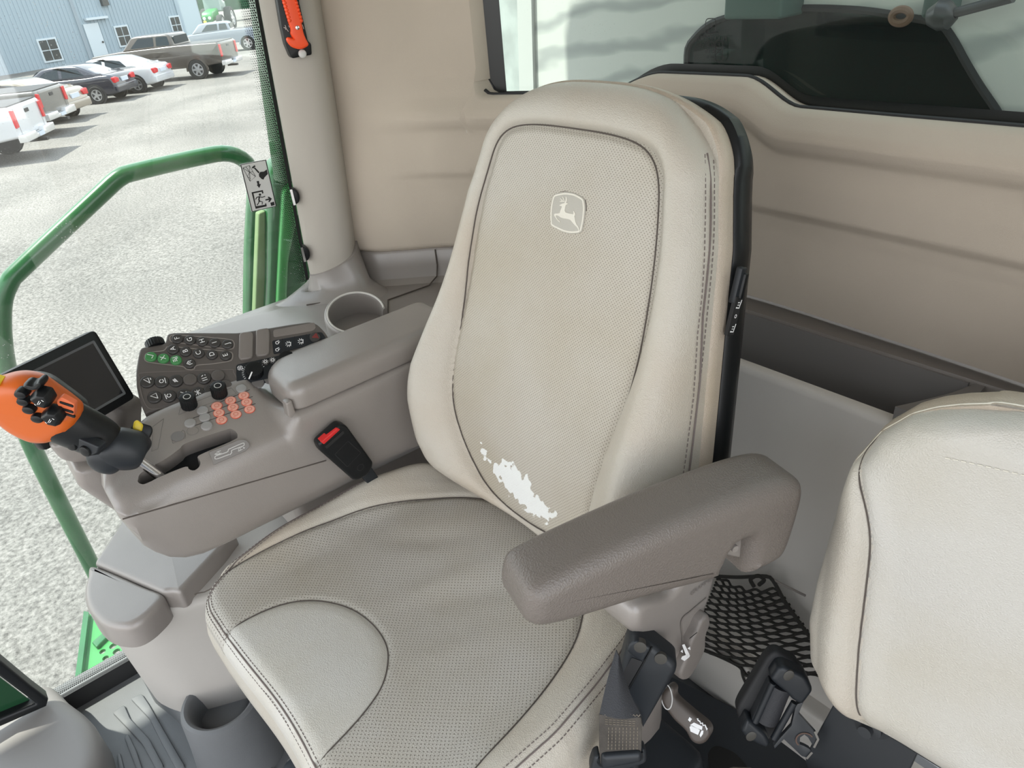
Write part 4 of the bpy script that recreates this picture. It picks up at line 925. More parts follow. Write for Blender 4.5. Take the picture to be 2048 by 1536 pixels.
for cx_, cy_, s in ((510, 290, 1.0), (630, 495, 1.0)):
    P = [(cx_ - 140, cy_ - 30), (cx_ - 50, cy_ - 96), (cx_ + 70, cy_ - 72), (cx_ + 126, cy_ + 20), (cx_ + 80, cy_ + 96), (cx_ - 40, cy_ + 72)]
    q = rounded([HT.px(*hz(*p)) for p in P], .002, 3); hb = obj('hex_button', pod(q, HT, [-.004, .006, .013, .0145], [0, .0, .003, .005]), M['black'], head)
    h3 = HT.shift(c=.0150); a, b = HT.px(*hz(cx_, cy_))
    obj('button_print', join([ribbon([(a - .003, b - .003), (a + .002, b + .003)], .0006, h3), ribbon([(a - .001, b - .003), (a + .003, b + .001)], .0006, h3), ribbon([(a + .005, b + .004), (a + .007, b + .002)], .0009, h3), ribbon([(a - .006, b - .002), (a - .005, b - .004)], .0009, h3)]), M['white'], hb, sharp=None)
P = [(278, 150), (330, 125), (400, 135), (450, 100), (495, 98), (515, 135), (490, 185), (420, 205), (340, 190)]
obj('wave_switch', pod(smooth([HT.px(*hz(*p)) for p in P], 40, True), HT.shift(c=-.004), [-.004, .006, .011, .012], [0, 0, .002, .005]), M['black'], head)
P = [(640, 350), (690, 318), (840, 400), (832, 545), (800, 560), (745, 520), (640, 400)]
plate = obj('indicator_plate', puff(rounded([HT.px(*hz(*p)) for p in P], .002, 3), HT.shift(c=-.006), -.004, .0045, .001), mat('orange plate', (.72, .16, .06), .45), head)
for x, y in ((755, 400), (755, 468), (775, 520)):
    a, b = HT.px(*hz(x, y)); obj('indicator', puff(rounded([(a - .008, b + .003), (a + .007, b - .005), (a + .008, b - .001), (a - .007, b + .006)], .002, 3), HT.shift(c=-.006), .003, .006, .0006, 2), M['black'], plate)
# side switches on the grip
GF = Frame(Pd(162, 888, 1.122), ROT @ np.array([1, .55, 0]), ROT @ np.array([.45, -.75, -.55]))
obj('switch_plate', puff(rounded(GF.pxs([(128, 884), (146, 870), (200, 893), (196, 905), (184, 910), (150, 900)]), .003), GF, -.012, .002, .002), M['black_soft'], gr)
for x, y in ((146, 888), (174, 900)):
    a, b = GF.px(x, y); obj('side_button', pod(circle(.0085, 20, a, b), GF, [-.002, .003, .005, .006], [0, 0, .001, .004]), M['black'], gr)
obj('yellow_edge', puff(rounded(HF.pxs([(-6, 752), (8, 756), (12, 768), (0, 772), (-8, 768)]), .002), HF, -.004, .012), M['yellow'], jh)

# ------------------------------------------------------------------ display
TR, TL, BR = np.array(Px(190, 659, -1.22)), None, Pd(275, 793, 1.325)
TL = Pz(6, 748, TR[2])
DF = Frame(TR, TR - TL, TR - BR)                    # u along the top edge, v up
mon = thing('display_screen', 'black touch display angled towards the seat behind the orange handle', 'display', tuple(DF.p(-.07, -.125, -.02)))
Wm = np.linalg.norm(TR - TL) + .012; Hm_ = abs((BR - TR) @ DF.v)
obj('housing', puff(rounded([(-Wm, -Hm_), (0.0, -Hm_), (0.0, 0), (-Wm, 0)], .008), DF, -.022, .0, .002, 2, .006), M['black'], mon)
sc = rounded([(-Wm + .012, -Hm_ + .014), (-.011, -Hm_ + .014), (-.011, -.014), (-Wm + .012, -.014)], .002)
obj('screen', puff(sc, DF, -.002, .0006), M['screen'], mon)
sc2 = np.array(sc); obj('screen_bezel', mk([DF.p(*q, .0012) for q in inset(sc2 if area2(sc2) > 0 else sc2[::-1], -.0005)] + [DF.p(*q, .0006) for q in inset(sc2 if area2(sc2) > 0 else sc2[::-1], .004)], [(i, (i + 1) % len(sc2), len(sc2) + (i + 1) % len(sc2), len(sc2) + i) for i in range(len(sc2))]), mat('bezel edge', (.10, .105, .11), .3), mon)
MA = Frame(Pd(220, 845, 1.36), ROT @ np.array([1, 0, 0]), ROT @ np.array([0, -1, -.3]))
obj('mount', puff(smooth(MA.pxs([(150, 830), (200, 800), (248, 815), (252, 850), (245, 890), (190, 905), (140, 880)]), 40, True), MA, -.05, .01, .015, 3), M['taupe_dark'], mon)

# ------------------------------------------------------------------ keypad
KN = _unit([.57, -.08, .82]); KO = Pz(300, 830, .83)
KF = Frame(KO, np.cross((0, 0, 1.0), KN) * 1.0, np.cross(KN, np.cross((0, 0, 1.0), KN)))    # u along +Y, v uphill away from the seat
kp = thing('keypad_panel', 'dark taupe keypad panel with lettered and green round keys', 'control panel', tuple(KF.p(.15, 0, -.03)))
kz = lambda x, y: (260 + x / 4.876, 640 + y / 4.876)
KOUT = [(225, 985), (150, 930), (95, 800), (60, 640), (55, 500), (75, 360), (100, 265), (345, 225), (360, 130), (430, 118), (700, 118), (1050, 120), (1250, 90), (1550, 40), (1760, 12), (1830, 40), (1900, 110), (1965, 215), (1980, 330), (1500, 700), (900, 1000), (400, 1060)]
kout = np.array([(a, max(b, .004)) for a, b in rounded([KF.px(*kz(*p)) for p in KOUT], .006, 4)])
obj('housing', puff(kout, KF, -.028, .0, .004, 3, .006), M['keypad'], kp, sharp=50)
def kring2(P, w=.0018, c=.0008, m=M['taupe'], nm='raised_rim', n=70):
    obj(nm, ribbon(smooth([KF.px(*kz(*p)) for p in P], n, True), w, KF, c, True), m, kp)
kring2([(395, 160), (440, 150), (700, 165), (960, 190), (1010, 215), (1015, 260), (990, 285), (900, 280), (640, 245), (420, 215), (390, 190)])
kring2([(145, 350), (180, 320), (330, 300), (380, 260), (600, 280), (960, 310), (1000, 345), (995, 385), (960, 405), (800, 430), (650, 445), (620, 485), (545, 480), (510, 455), (300, 430), (160, 405)])
kring2([(90, 560), (110, 520), (500, 500), (960, 485), (1010, 510), (1025, 640), (700, 720), (420, 830), (250, 870), (170, 850), (110, 720)], m=mat('keypad rim', (.15, .13, .12), .5))
kb_ = puff(circle(.0092, 24), Frame((0, 0, 0), (1, 0, 0), (0, 1, 0)), -.001, .0046, .0024, 3); kb_.polygons.foreach_set('use_smooth', [True] * len(kb_.polygons)); kb_.set_sharp_from_angle(angle=.8)
kbs = {}
for nm, m in (('dark', 'key'), ('green', 'key_green'), ('plain', 'keypad')):
    c = kb_.copy(); c.materials.append(M[m]); kbs[nm] = c
def kframe(x, y, c=0.0):
    f = KF.at(*kz(x, y), c); return Frame(f.o, KF.v, -KF.u)      # letters read from the driver's place
def key(ch, x, y, kind='dark', big=False, size=.0115):
    f = kframe(x, y); o = inst('lettered_key' if isinstance(ch, str) and kind == 'dark' else ('green_key' if kind == 'green' else 'round_key'), kbs[kind], f if not big else Frame(f.o, f.u, f.v).mat() @ Matrix.Diagonal((1.18, 1.18, 1, 1)), None, kp)
    if ch:
        WL[o] = Vector((0, 0, 0))
        t = text(ch, size, f, .0050) if isinstance(ch, str) else join([ribbon(np.array(q), .0012, f, .0050) for q in ch])
        t.transform((f.mat() if not big else f.mat() @ Matrix.Diagonal((1.18, 1.18, 1, 1))).inverted()); t.materials.append(M['white'])
        c = bpy.data.objects.new('key_letter', t); COL.objects.link(c); c.parent = o
for ch, x, y in (('F', 465, 190), ('G', 588, 203), ('H', 707, 217), ('I', 828, 232), ('J', 952, 244), ('A', 423, 293), ('B', 545, 315), ('C', 673, 333), ('D', 802, 345), ('E', 935, 354)): key(ch, x, y)
key([[(-.005, 0), (-.001, -.004), (.005, .004)]], 207, 365, 'green'); key('X', 328, 382, 'green'); key([[(-.004, .004), (.001, .004)], [(-.004, .0015), (.001, .0015)], [(-.004, -.001), (.001, -.001)], [(.004, .004), (.004, -.004)], [(.0015, .001), (.0015, -.004)]], 450, 398, 'green')
key([[(-.004, 0), (0, .004), (.004, 0)], [(-.003, 0), (-.003, -.004)], [(.003, 0), (.003, -.004)], [(0, .002), (0, -.002)]], 583, 432)
SY = [[[(-.005, -.003), (.005, -.003), (.005, .004), (-.005, -.003)], [(.0, -.006), (.004, -.006)]], [circle(.003, 12), [(-.006, -.005), (.004, -.006)]], [[(-.004, -.002), (.004, .001)], [(-.003, .002), (.003, .004)], [(-.003, .0), (.003, .0025)]], None, [[(-.005, .004), (-.005, -.004)], [(-.001, .004), (-.001, -.004)], [(.003, .003), (.005, .0)], [(.003, -.003), (.005, -.003)]], None]
for s, x, y in zip(SY, (172, 312, 452, 588, 725, 860), (610, 610, 602, 587, 575, 547)): key(s, x, y, 'dark' if s else 'plain', True)
SY2 = [[[(-.005, -.004), (.005, -.004), (.003, .005), (-.005, -.004)]], [circle(.003, 12), [(-.005, .005), (.005, .005)]], [[(-.005, .003), (0, -.003), (.005, .003)], [(-.003, -.005), (.003, -.005)]], [[(-.004, .004), (.004, -.004)], [(-.004, -.004), (.004, .004)], [(-.005, 0), (.005, 0)]], [[(-.004, .0), (.004, 0)]], None]
for s, x, y in zip(SY2, (243, 385, 525, 665, 790, 930), (760, 750, 735, 720, 690, 650)): key(s, x, y, 'dark' if s else 'plain', True)
for P in ([(1065, 150), (1090, 130), (1180, 122), (1205, 145), (1200, 370), (1170, 390), (1080, 400), (1058, 370)], [(1228, 110), (1260, 98), (1340, 86), (1365, 110), (1362, 330), (1335, 355), (1245, 368), (1225, 340)]):
    obj('blank_cover', puff(rounded([KF.px(*kz(*p)) for p in P], .003), KF, -.001, .005, .003, 3), M['taupe_dark'], kp)
obj('recess', puff(rounded([KF.px(*kz(*p)) for p in ((1395, 100), (1800, 25), (1815, 85), (1780, 110), (1400, 172))], .004), KF, -.001, .0012, .0008, 2), M['taupe_dark'], kp)
sp = obj('switch_bank', puff(rounded([KF.px(*kz(*p)) for p in ((1385, 205), (1870, 118), (1912, 180), (1880, 215), (1400, 338))], .004), KF, -.001, .0018, .001, 2), M['black_soft'], kp)
KI = KF.shift(c=.0023)
ki = lambda P: [KF.px(*kz(*p)) for p in P]
icn = []
for cx_, cy_ in ((1435, 228), (1435, 297)): icn += [ribbon([KF.px(*kz(cx_ + 14 * math.cos(t), cy_ + 14 * math.sin(t))) for t in np.linspace(0, 6.28, 14)], .0011, KI), ribbon(ki([(cx_ + 10, cy_ + 12), (cx_ + 25, cy_ - 12)]), .001, KI), ribbon(ki([(cx_ + 5, cy_ - 18), (cx_ + 20, cy_ - 22)]), .001, KI)]
for cx_, cy_ in ((1545, 240), (1665, 215)):
    for t in np.linspace(1.2, 5.0, 6): icn.append(ribbon(ki([(cx_ + 12 * math.cos(t), cy_ + 12 * math.sin(t)), (cx_ + 30 * math.cos(t), cy_ + 30 * math.sin(t))]), .001, KI))
    icn += [ribbon(ki([(cx_, cy_ - 12), (cx_ + 22, cy_ - 14)]), .0012, KI), ribbon(ki([(cx_, cy_ + 12), (cx_ + 22, cy_ + 10)]), .0012, KI), ribbon(ki([(cx_ + 22, cy_ - 20), (cx_ + 22, cy_ + 20)]), .0012, KI)]
obj('switch_icons', join(icn), M['white'], sp, sharp=None)
for P in ([(1487, 188), (1490, 310)], [(1605, 166), (1608, 282)], [(1720, 146), (1724, 250)]): obj('switch_joint', ribbon(ki(P), .001, KI), M['ink'], sp)
f = kframe(1805, 178); hz_ = obj('hazard_button', pod(circle(.0095, 24), f, [0, .004, .0055, .006], [0, 0, .001, .003]), M['key'], kp)
obj('hazard_triangle', join([ribbon([(-.005, -.004), (.005, -.004), (0, .005)], .0012, f, .0065, True), ribbon([(-.002, -.0025), (.002, -.0025), (0, .0015)], .001, f, .0065, True)]), M['red_print'], hz_, sharp=None)
cl = obj('climate_bank', puff(rounded(ki([(1035, 440), (1660, 305), (1690, 330), (1600, 500), (1300, 620), (1040, 640)]), .004), KF, -.001, .0018, .001, 2), M['black_soft'], kp)
kn = knob(KF.at(*kz(1215, 520), .001), .0150, .016, kp, 'fan_knob', 22, None)
fk = KF.at(*kz(1215, 520), .0175); obj('knob_pointer', ribbon([fk.px(*kz(1190, 505)), fk.px(*kz(1160, 575))], .0022, fk), M['white'], kn)
obj('dial_ticks', join([ribbon([(.017 * math.cos(t), .017 * math.sin(t)), (.020 * math.cos(t), .020 * math.sin(t))], .001, KF.at(*kz(1215, 520), .0024)) for t in np.linspace(.3, 3.4, 16)]), M['white'], cl, sharp=None)
knob(KF.at(*kz(1530, 400), .001), .0135, .014, kp, 'climate_knob', 22, None)
f = KF.at(*kz(1075, 475), .0024); obj('fan_icon', join([ribbon([(.004 * math.cos(t), .004 * math.sin(t)) for t in np.linspace(a, a + 1.2, 6)] + [(0, 0)], .0011, f) for a in (0, 1.57, 3.14, 4.71)]), M['white'], cl, sharp=None)
for x, y in ((1322, 418), (1392, 402)): inst('climate_button', kbs['dark'], Frame(KF.at(*kz(x, y)).o, KF.u, KF.v).mat() @ Matrix.Diagonal((.72, .72, .9, 1)), None, kp); f = KF.at(*kz(x, y), .0045); obj('climate_icon', join([ribbon(circle(.0022, 10), .001, f, 0, True)] + [ribbon([(.003 * math.cos(t), .003 * math.sin(t)), (.0045 * math.cos(t), .0045 * math.sin(t))], .0009, f) for t in np.arange(0, 6.2, .785)]), M['white'], cl, sharp=None)
# thumb wheel standing on the far edge
knob(Frame(KF.p(*KF.px(*kz(248, 240)), -.010), KF.u, -KF.n), .0155, .014, kp, 'thumb_wheel', 22, None)

# ------------------------------------------------------------------ seat belt buckle
bkf = Frame(Px(690, 905, -.958), _unit([0, 1, -.05]), _unit([0.0, .0, 1]))
buc = thing('seat_belt_buckle', 'black seat belt buckle with red release button beside the console', 'buckle', tuple(bkf.p(.05, -.09)))
bz = lambda P: bkf.pxs([(260 + x / 3.2, 600 + y / 3.2) for x, y in P])
obj('body', puff(rounded(bz([(1190, 910), (1330, 785), (1375, 795), (1545, 1030), (1540, 1060), (1510, 1110), (1450, 1145), (1420, 1145), (1210, 960)]), .006), bkf, -.014, .008, .005, 4, .004), M['black'], buc)
obj('stalk', puff(rounded(bz([(1460, 1100), (1530, 1050), (1600, 1150), (1540, 1200)]), .004), bkf, -.010, .002, .002), M['black_soft'], buc)
obj('release_button', puff(rounded(bz([(1205, 895), (1310, 805), (1332, 815), (1225, 912)]), .002), bkf, -.004, .0095, .002, 2), M['red'], buc)
obj('tongue_slot', puff(rounded(bz([(1232, 925), (1345, 825), (1358, 838), (1245, 940)]), .001), bkf, -.004, .0086), M['ink'], buc)
obj('raised_panel', ribbon(np.array(rounded(bz([(1295, 975), (1380, 890), (1462, 965), (1375, 1055)]), .002)), .0012, bkf, .0084, True), M['rubber'], buc)
a, b = bz([(1460, 1058)])[0]; obj('rivet', ribbon(circle(.006, 20, a, b), .0012, bkf, .0084, True), M['rubber'], buc)
# ------------------------------------------------------------------ cup holder on the rear shelf
CN = _unit([.36, -.12, .92]); cu_ = _unit(np.cross((0, 0, 1.0), CN))
CO_ = Pz(712, 628, .795); CHF = Frame(CO_, cu_, np.cross(CN, cu_))
ch = thing('cup_holder', 'taupe open-sided cup holder on the shelf beside the pillar', 'cup holder', tuple(CHF.p(0, 0, -.07)))
a0, a1 = math.radians(-8), math.radians(268)
def arcwall(fr, a0, a1, prof, n=48):
    return fixn(sweep(None, [[fr.p(r * math.cos(a), r * math.sin(a), c) for r, c in prof] for a in np.linspace(a0, a1, n)]))
obj('cup_wall', arcwall(CHF, a0, a1, [(.052, -.075), (.0555, -.004), (.0575, .003), (.061, .006), (.0645, .003), (.0655, -.004), (.062, -.075)]), M['taupe'], ch, sharp=60)
obj('cup_floor', lathe(CHF, [(.056, -.082), (.056, -.074), (.0, -.074)]), M['taupe_dark'], ch)
obj('rim_liner', tube([CHF.p(.058 * math.cos(a), .058 * math.sin(a), .0055) for a in np.linspace(a0 + .05, a1 - .05, 50)], .0022, 6), M['pale'], ch)

# ------------------------------------------------------------------ floor cup holder
fcF = Frame(Pz(441, 1400, .165), (1, 0, 0), (0, 1, 0))
fch = thing('floor_cup_holder', 'dark grey moulded cup holder standing on the floor mat by the seat', 'cup holder', (fcF.o[0], fcF.o[1], 0))
obj('cup_shell', lathe(fcF, [(.0, -.11), (.050, -.11), (.056, -.03), (.061, -.004), (.065, .002), (.070, .004), (.077, .000), (.080, -.010), (.083, -.06), (.090, -.135), (.094, -.165), (.0, -.165)], 44), M['mat'], fch)
obj('base_moulding', puff(smooth(FC.pxs([(292, 1372), (330, 1360), (375, 1350), (440, 1345), (470, 1330), (520, 1400), (505, 1470), (470, 1500), (430, 1500), (395, 1480), (370, 1450), (335, 1410)]), 60, True), FC, -.05, .06, .02, 4), M['mat'], fch)

# ------------------------------------------------------------------ storage compartment below the window
st = thing('storage_box', 'rounded storage compartment with grey hinged lid below the side window', 'storage box', (-1.30, .05, .10))
ZS = .46
SFm = Frame((0, 0, ZS), (1, 0, 0), (0, 1, 0))
bodyP = [(-1.49, .30), (-1.44, .03), (-1.40, -.03), (-1.345, -.062), (-1.29, -.064), (-1.235, -.040), (-1.195, -.005), (-1.165, .05), (-1.130, .13), (-1.09, .22), (-1.08, .34), (-1.3, .40)]
bp_ = smooth(bodyP, 90, True); bp_ = bp_ if area2(bp_) > 0 else bp_[::-1]
cen = np.array([-1.30, .12])
rings = []
for z, k in ((.10, .86), (.112, .885), (.2, .915), (.3, .95), (.38, .985), (.402, 1.0), (.412, 1.0), (.418, .985), (.422, .955), (.425, .93)): rings.append([(*(cen + (q - cen) * k), z) for q in bp_])
obj('body', fixn(sweep(None, rings)), M['pale_box'], st, sharp=60)
nose = [(-1.462, -.005)] + [p for p in bodyP[2:7]] + [(-1.178, .047)]
nose = [SFm.px(*p) for p in ((186, 1128), (172, 1152), (166, 1180), (172, 1212), (195, 1240), (225, 1252), (262, 1250), (300, 1225), (327, 1188), (286, 1168))]
obj('nose_cover', puff(smooth(nose, 70, True), SFm, -.055, .0, .014, 5), M['taupe'], st, sharp=60)
lid = [SFm.px(*p) for p in ((188, 1127), (214, 1088), (246, 1038), (330, 1040), (470, 1060), (440, 1100), (360, 1186), (340, 1184), (326, 1186))]
obj('lid', puff(rounded(lid, .008), SFm, -.04, .004, .010, 4), M['taupe'], st, sharp=60)

# ------------------------------------------------------------------ glass breaker hammer on the pillar
HA = Frame(Px(590, 60, -1.438), _unit([.25, 1, 0]), (0, 0, 1))
hm = thing('safety_hammer', 'bright orange glass breaking hammer in a black wall holder', 'hammer', tuple(HA.p(0, -.06)))
hp_ = lambda P: HA.pxs([(540 + x / 10.97, y / 10.97) for x, y in P])
hol = obj('holder', puff(rounded(hp_([(100, -300), (620, -300), (640, 60), (730, 460), (830, 900), (900, 960), (915, 1180), (890, 1205), (490, 1280), (440, 1230), (330, 960), (240, 560)]), .003), HA, -.022, .004, .003, 3), M['black'], hm)
hh = [(200, -260), (250, 0), (290, 130), (320, 260), (360, 400), (400, 540), (435, 640), (430, 730), (475, 820), (510, 880), (545, 885), (520, 850), (440, 830), (375, 810), (340, 850), (370, 930), (450, 1020), (560, 1065), (660, 1070), (760, 1030), (815, 965), (760, 850), (715, 740), (690, 640), (660, 480), (640, 400), (620, 300), (590, 180), (560, 60), (545, 0), (520, -260)]
hob = obj('hammer_handle', puff(smooth(hp_([(x, y) for x, y in hh]), 130, True), HA, .004, .016, .004, 3), M['hammer'], hm)
for k in range(7):
    for x0, s in ((250, 1), (545, -1)):
        y = -20 + k * 78; x = x0 + k * 22; a, b = hp_([(x + s * 25, y)])[0]
        obj('grip_bump', pod(circle(.0042, 12, a, b), HA, [.010, .0155, .0175], [0, .001, .003]), M['hammer'], hob)
a, b = hp_([(562, 602)])[0]; obj('screw', pod(circle(.0042, 16, a, b), HA, [.014, .0175, .018], [0, .0005, .002]), M['chrome'], hob)
a, b = hp_([(700, 1175)])[0]; obj('snap_rivet', pod(circle(.0078, 22, a, b), HA, [.002, .006, .0085, .0095], [0, .0, .0015, .004]), M['paper'], hol)
obj('holder_print', join([ribbon(hp_(P), .0012, HA, .0046) for P in ([(290, 600), (340, 620), (395, 690)], [(320, 550), (345, 620), (330, 650)], [(400, 560), (420, 600)], [(700, 540), (730, 635)])]), M['print_grey'], hol, sharp=None)

# ------------------------------------------------------------------ escape sticker on the side glass
ST = Frame(Px(515, 370, SX + .003), (0, 1, 0), (0, 0, 1))
stk = thing('escape_sticker', 'white emergency exit sticker with pictograms on the side glass', 'sticker', tuple(ST.p(0, -.06)))
sz = lambda P: ST.pxs([(470 + x / 6.983, 310 + y / 6.983) for x, y in P])
quad = [(70, 130), (430, 62), (578, 715), (232, 795)]
obj('sheet', puff(sz(quad), ST, -.0005, .0008), M['paper'], stk)
SI = ST.shift(c=.0013)
pics = [ribbon(np.array(sz([(76, 136), (426, 69), (571, 712), (236, 788)])), .0022, SI, 0, True)]
pics += [ribbon(sz(P), .0009, SI) for P in ([(107, 180), (198, 145), (285, 300), (207, 367), (107, 180)], [(107, 180), (200, 240), (207, 367)], [(198, 145), (200, 240), (285, 300)], [(150, 165), (170, 190), (200, 240), (245, 232)], [(200, 240), (170, 300), (215, 330)])]
pics += [flat(sz(P), SI) for P in ([(230, 172), (270, 140), (285, 158), (245, 190)], [(258, 182), (276, 172), (340, 240), (325, 255)], [(330, 262), (350, 235), (400, 230), (442, 200), (455, 265), (410, 310), (395, 342), (370, 335), (335, 300)],
    [(298, 365), (330, 360), (338, 405), (358, 402), (336, 460), (300, 418), (312, 412)], [(228, 520), (385, 488), (395, 532), (376, 538), (370, 512), (255, 535), (290, 715), (420, 692), (415, 678), (432, 672), (440, 715), (285, 750)],
    [(418, 620), (468, 606), (450, 585), (470, 580), (512, 608), (482, 655), (460, 655), (474, 625), (424, 636)], [(490, 665), (540, 650), (552, 698), (502, 712)])]
hc_ = sz([(345, 553)])[0]; pics.append(flat(circle(.0026, 14, *hc_), SI))
pics += [ribbon(sz(P), .0030, SI) for P in ([(338, 575), (330, 625), (345, 650)],)] + [ribbon(sz(P), .0018, SI) for P in ([(338, 580), (300, 590), (285, 620)], [(338, 580), (375, 590), (418, 575)], [(345, 645), (382, 655), (374, 690)], [(330, 640), (328, 665), (305, 700)])]
obj('pictograms', join(pics), M['ink'], stk, sharp=None)

# ------------------------------------------------------------------ push clips in the pillar edge
for k, (x, y, lb) in enumerate(((586, 392, 'black push clip in the pillar edge beside the sticker'), (607, 506, 'black push clip at the foot of the pillar edge'))):
    c = Px(x, y, -1.500); cf = Frame(c, _unit([.35, 1, 0]), (0, 0, 1)); e = thing('push_clip', lb, 'clip', tuple(c), 'push clips along the pillar')
    P = [( .013 * math.cos(t), .017 * math.sin(t)) for t in np.linspace(-1.55, 1.55, 16)]
    obj('clip_head', puff(P, cf, -.012, .010, .003), M['black'], e); obj('clip_plate', puff([(-.004, -.017), (.001, -.017), (.001, .017), (-.004, .017)], cf, -.012, .012), M['chrome'], e)

# ------------------------------------------------------------------ cargo net on the rear panel
NF = Frame((0, YP - .035, 0), (1, 0, 0), (0, 0, 1))
net = thing('cargo_net', 'black elastic cargo net stretched over the rear panel pocket', 'net', tuple(NF.p(-.5, .14)))
def npx(x, y, d=0.0):
    a, b = NF.px(x, y); return NF.p(a, b, d)
topL, topR, botL, botR = (1436, 1152), (1545, 1152), (1404, 1296), (1640, 1345)
nn = 25
for i in range(nn):
    k = i / (nn - 1); A = np.array(topL) * (1 - k) + np.array(botL) * k + np.array([(1 - abs(2 * k - 1)) * -12, 0]); B = (np.array((1556, 1178)) * (1 - min(1, k * 1.6)) + np.array((1625, 1275)) * min(1, k * 1.6)) if k < .625 else np.array((1625, 1275)) * (1 - (k - .625) / .375) + np.array((1640, 1352)) * (k - .625) / .375
    P = []
    for s in np.linspace(0, 1, 26):
        q = A * (1 - s) + B * s; q = q + np.array([0, 7 * math.sin(s * math.pi) + 1.3 * math.sin(s * 26 + i * math.pi)]); P.append(npx(q[0], q[1], .012 * math.sin(s * math.pi) + .003 * math.sin(s * 26 + i * 3.1)))
    obj('net_cord', tube(P, .0025, 6), M['cord'], net)
obj('net_edge', tube([npx(x, y, .004) for x, y in smooth([(1428, 1150), (1480, 1152), (1530, 1150), (1548, 1158), (1575, 1205), (1625, 1275), (1660, 1320)], 40)], .0034, 8), M['cord'], net)
obj('net_edge', tube([npx(x, y, .004) for x, y in smooth([(1404, 1296), (1440, 1310), (1480, 1330), (1500, 1350), (1560, 1345)], 30)], .0034, 8), M['cord'], net)
obj('net_loop', tube([npx(x, y, .006) for x, y in smooth([(1486, 1330), (1490, 1352), (1502, 1372), (1508, 1358), (1500, 1340)], 24)], .0026, 8), M['cord'], net)
obj('net_loop', tube([npx(x, y, .002) for x, y in ((1540, 1154), (1575, 1172), (1612, 1190))], .0022, 8), M['taupe'], net)
obj('net_knot', tube([npx(x, y, .006) for x, y in smooth([(1512, 1170), (1505, 1155), (1520, 1148), (1532, 1156), (1522, 1166)], 24)], .0036, 8), M['cord'], net)

# ------------------------------------------------------------------ instructor seat backrest, nearest the camera
BA = math.radians(8)
IF = Frame((.0, .60, .56), (1, .06, 0), (0, math.sin(BA), math.cos(BA)))       # n faces the front
bs = thing('instructor_seat', 'plain beige leather instructor seat back at the right edge', 'seat', (.0, .62, .30))
OUTL = [IF.px(*p) for p in ((1960, 832), (1900, 833), (1850, 838), (1800, 850), (1740, 884), (1692, 940), (1650, 1060), (1618, 1180), (1604, 1250), (1606, 1320), (1640, 1390), (1700, 1448), (1780, 1495), (1870, 1540))]
SEAM = [IF.px(*p) for p in ((1745, 882), (1712, 930), (1738, 1010), (1748, 1080), (1738, 1180), (1724, 1300), (1720, 1400), (1726, 1446))]
ta = np.array(OUTL); 
def il(t):   # left edge as a function of height
    return np.interp(t, ta[::-1, 1][np.argsort(ta[::-1, 1])], ta[::-1, 0][np.argsort(ta[::-1, 1])])
lo, hi = -.005, .455
nu3, nv3 = 150, 170
u3, v3 = np.meshgrid(np.linspace(0, 1, nu3), np.linspace(0, 1, nv3))
LE = smooth([(-.205, .100), (-.250, .06), (-.280, .10), (-.292, .16), (-.285, .24), (-.268, .32), (-.245, .385), (-.215, .425), (-.18, .445)], 60) if False else None
top_ = lambda u: .462 - .012 * np.abs(2 * u - 1) ** 2
# outline from the photo, mirrored to the hidden side
oy = np.array([p[1] for p in OUTL]); ox = np.array([p[0] for p in OUTL])
ICX = .02
k0 = int(np.argmin(ox)); 
def halfw(t):
    o_ = np.argsort(oy); return ICX - np.interp(t, oy[o_], ox[o_])
tmax, tmin = oy.max(), oy.min()
Ti = tmin + .0 + (1 - np.cos(v3 * math.pi)) / 2 * (tmax + .012 - tmin)
us = np.sign(u3 * 2 - 1) * (1 - (1 - np.abs(u3 * 2 - 1)) ** 1.4)
Wi = halfw(np.clip(Ti, tmin, tmax)) * np.where(Ti > tmax, np.sqrt(np.clip(1 - ((Ti - tmax) / .0125) ** 2, 0.5, 1)), 1)
Xi = ICX + us * Wi
Sx = np.array([p[0] for p in SEAM]); Sy = np.array([p[1] for p in SEAM]); so = np.argsort(Sy)
sw = ICX - np.interp(Ti, Sy[so], Sx[so]); inner = np.abs(Xi - ICX) < sw
ei = np.clip((Wi - np.abs(Xi - ICX)) / .045, 0, 1); ki_ = np.clip((tmax + .012 - Ti) / .05, 0, 1); kb2 = np.clip((Ti - tmin) / .05, 0, 1)
rl_ = lambda e: 1 - np.sqrt(np.clip(1 - (1 - e) ** 2, 0, 1))
rmi = np.clip(np.sqrt((1 - ei) ** 2 + (1 - ki_) ** 2 + (1 - kb2) ** 2), 0, 1); Di = .012 - .040 * (1 - np.sqrt(1 - rmi ** 2))
ds = np.abs(np.abs(Xi - ICX) - sw); Di -= .0035 * np.exp(-(ds / .006) ** 2); Di += np.where(inner, -.004 * np.clip(ds / .03, 0, 1), .010 * np.sin(np.clip(ds / .05, 0, 1) * math.pi))
Pi = IF.o + Xi[..., None] * IF.u + Ti[..., None] * IF.v + Di[..., None] * IF.n
mi = field(Pi, np.where(inner, 1, np.where(Xi < ICX, 0, 2))[:-1, :-1], {0: 'side_bolster', 1: 'center_panel', 2: 'side_bolster'}, {0: M['leather'], 1: M['leather_pad'], 2: M['leather']}, bs, uv=np.stack([Xi, Ti], -1))
def isurf(x, t, lift=.0006):
    d2 = (Xi - x) ** 2 + (Ti - t) ** 2; k = np.unravel_index(np.argmin(d2), d2.shape); return IF.p(x, t, Di[k] + lift)
ss = smooth(SEAM, 80); obj('panel_seam', tube(kern(np.array([isurf(*q, lift=.0012) for q in ss]), 5), .0010, 6), M['seam'], mi[0])
bi3 = [(0, j) for j in range(nu3)] + [(i, nu3 - 1) for i in range(1, nv3)] + [(nv3 - 1, j) for j in range(nu3 - 2, -1, -1)] + [(i, 0) for i in range(nv3 - 2, 0, -1)]
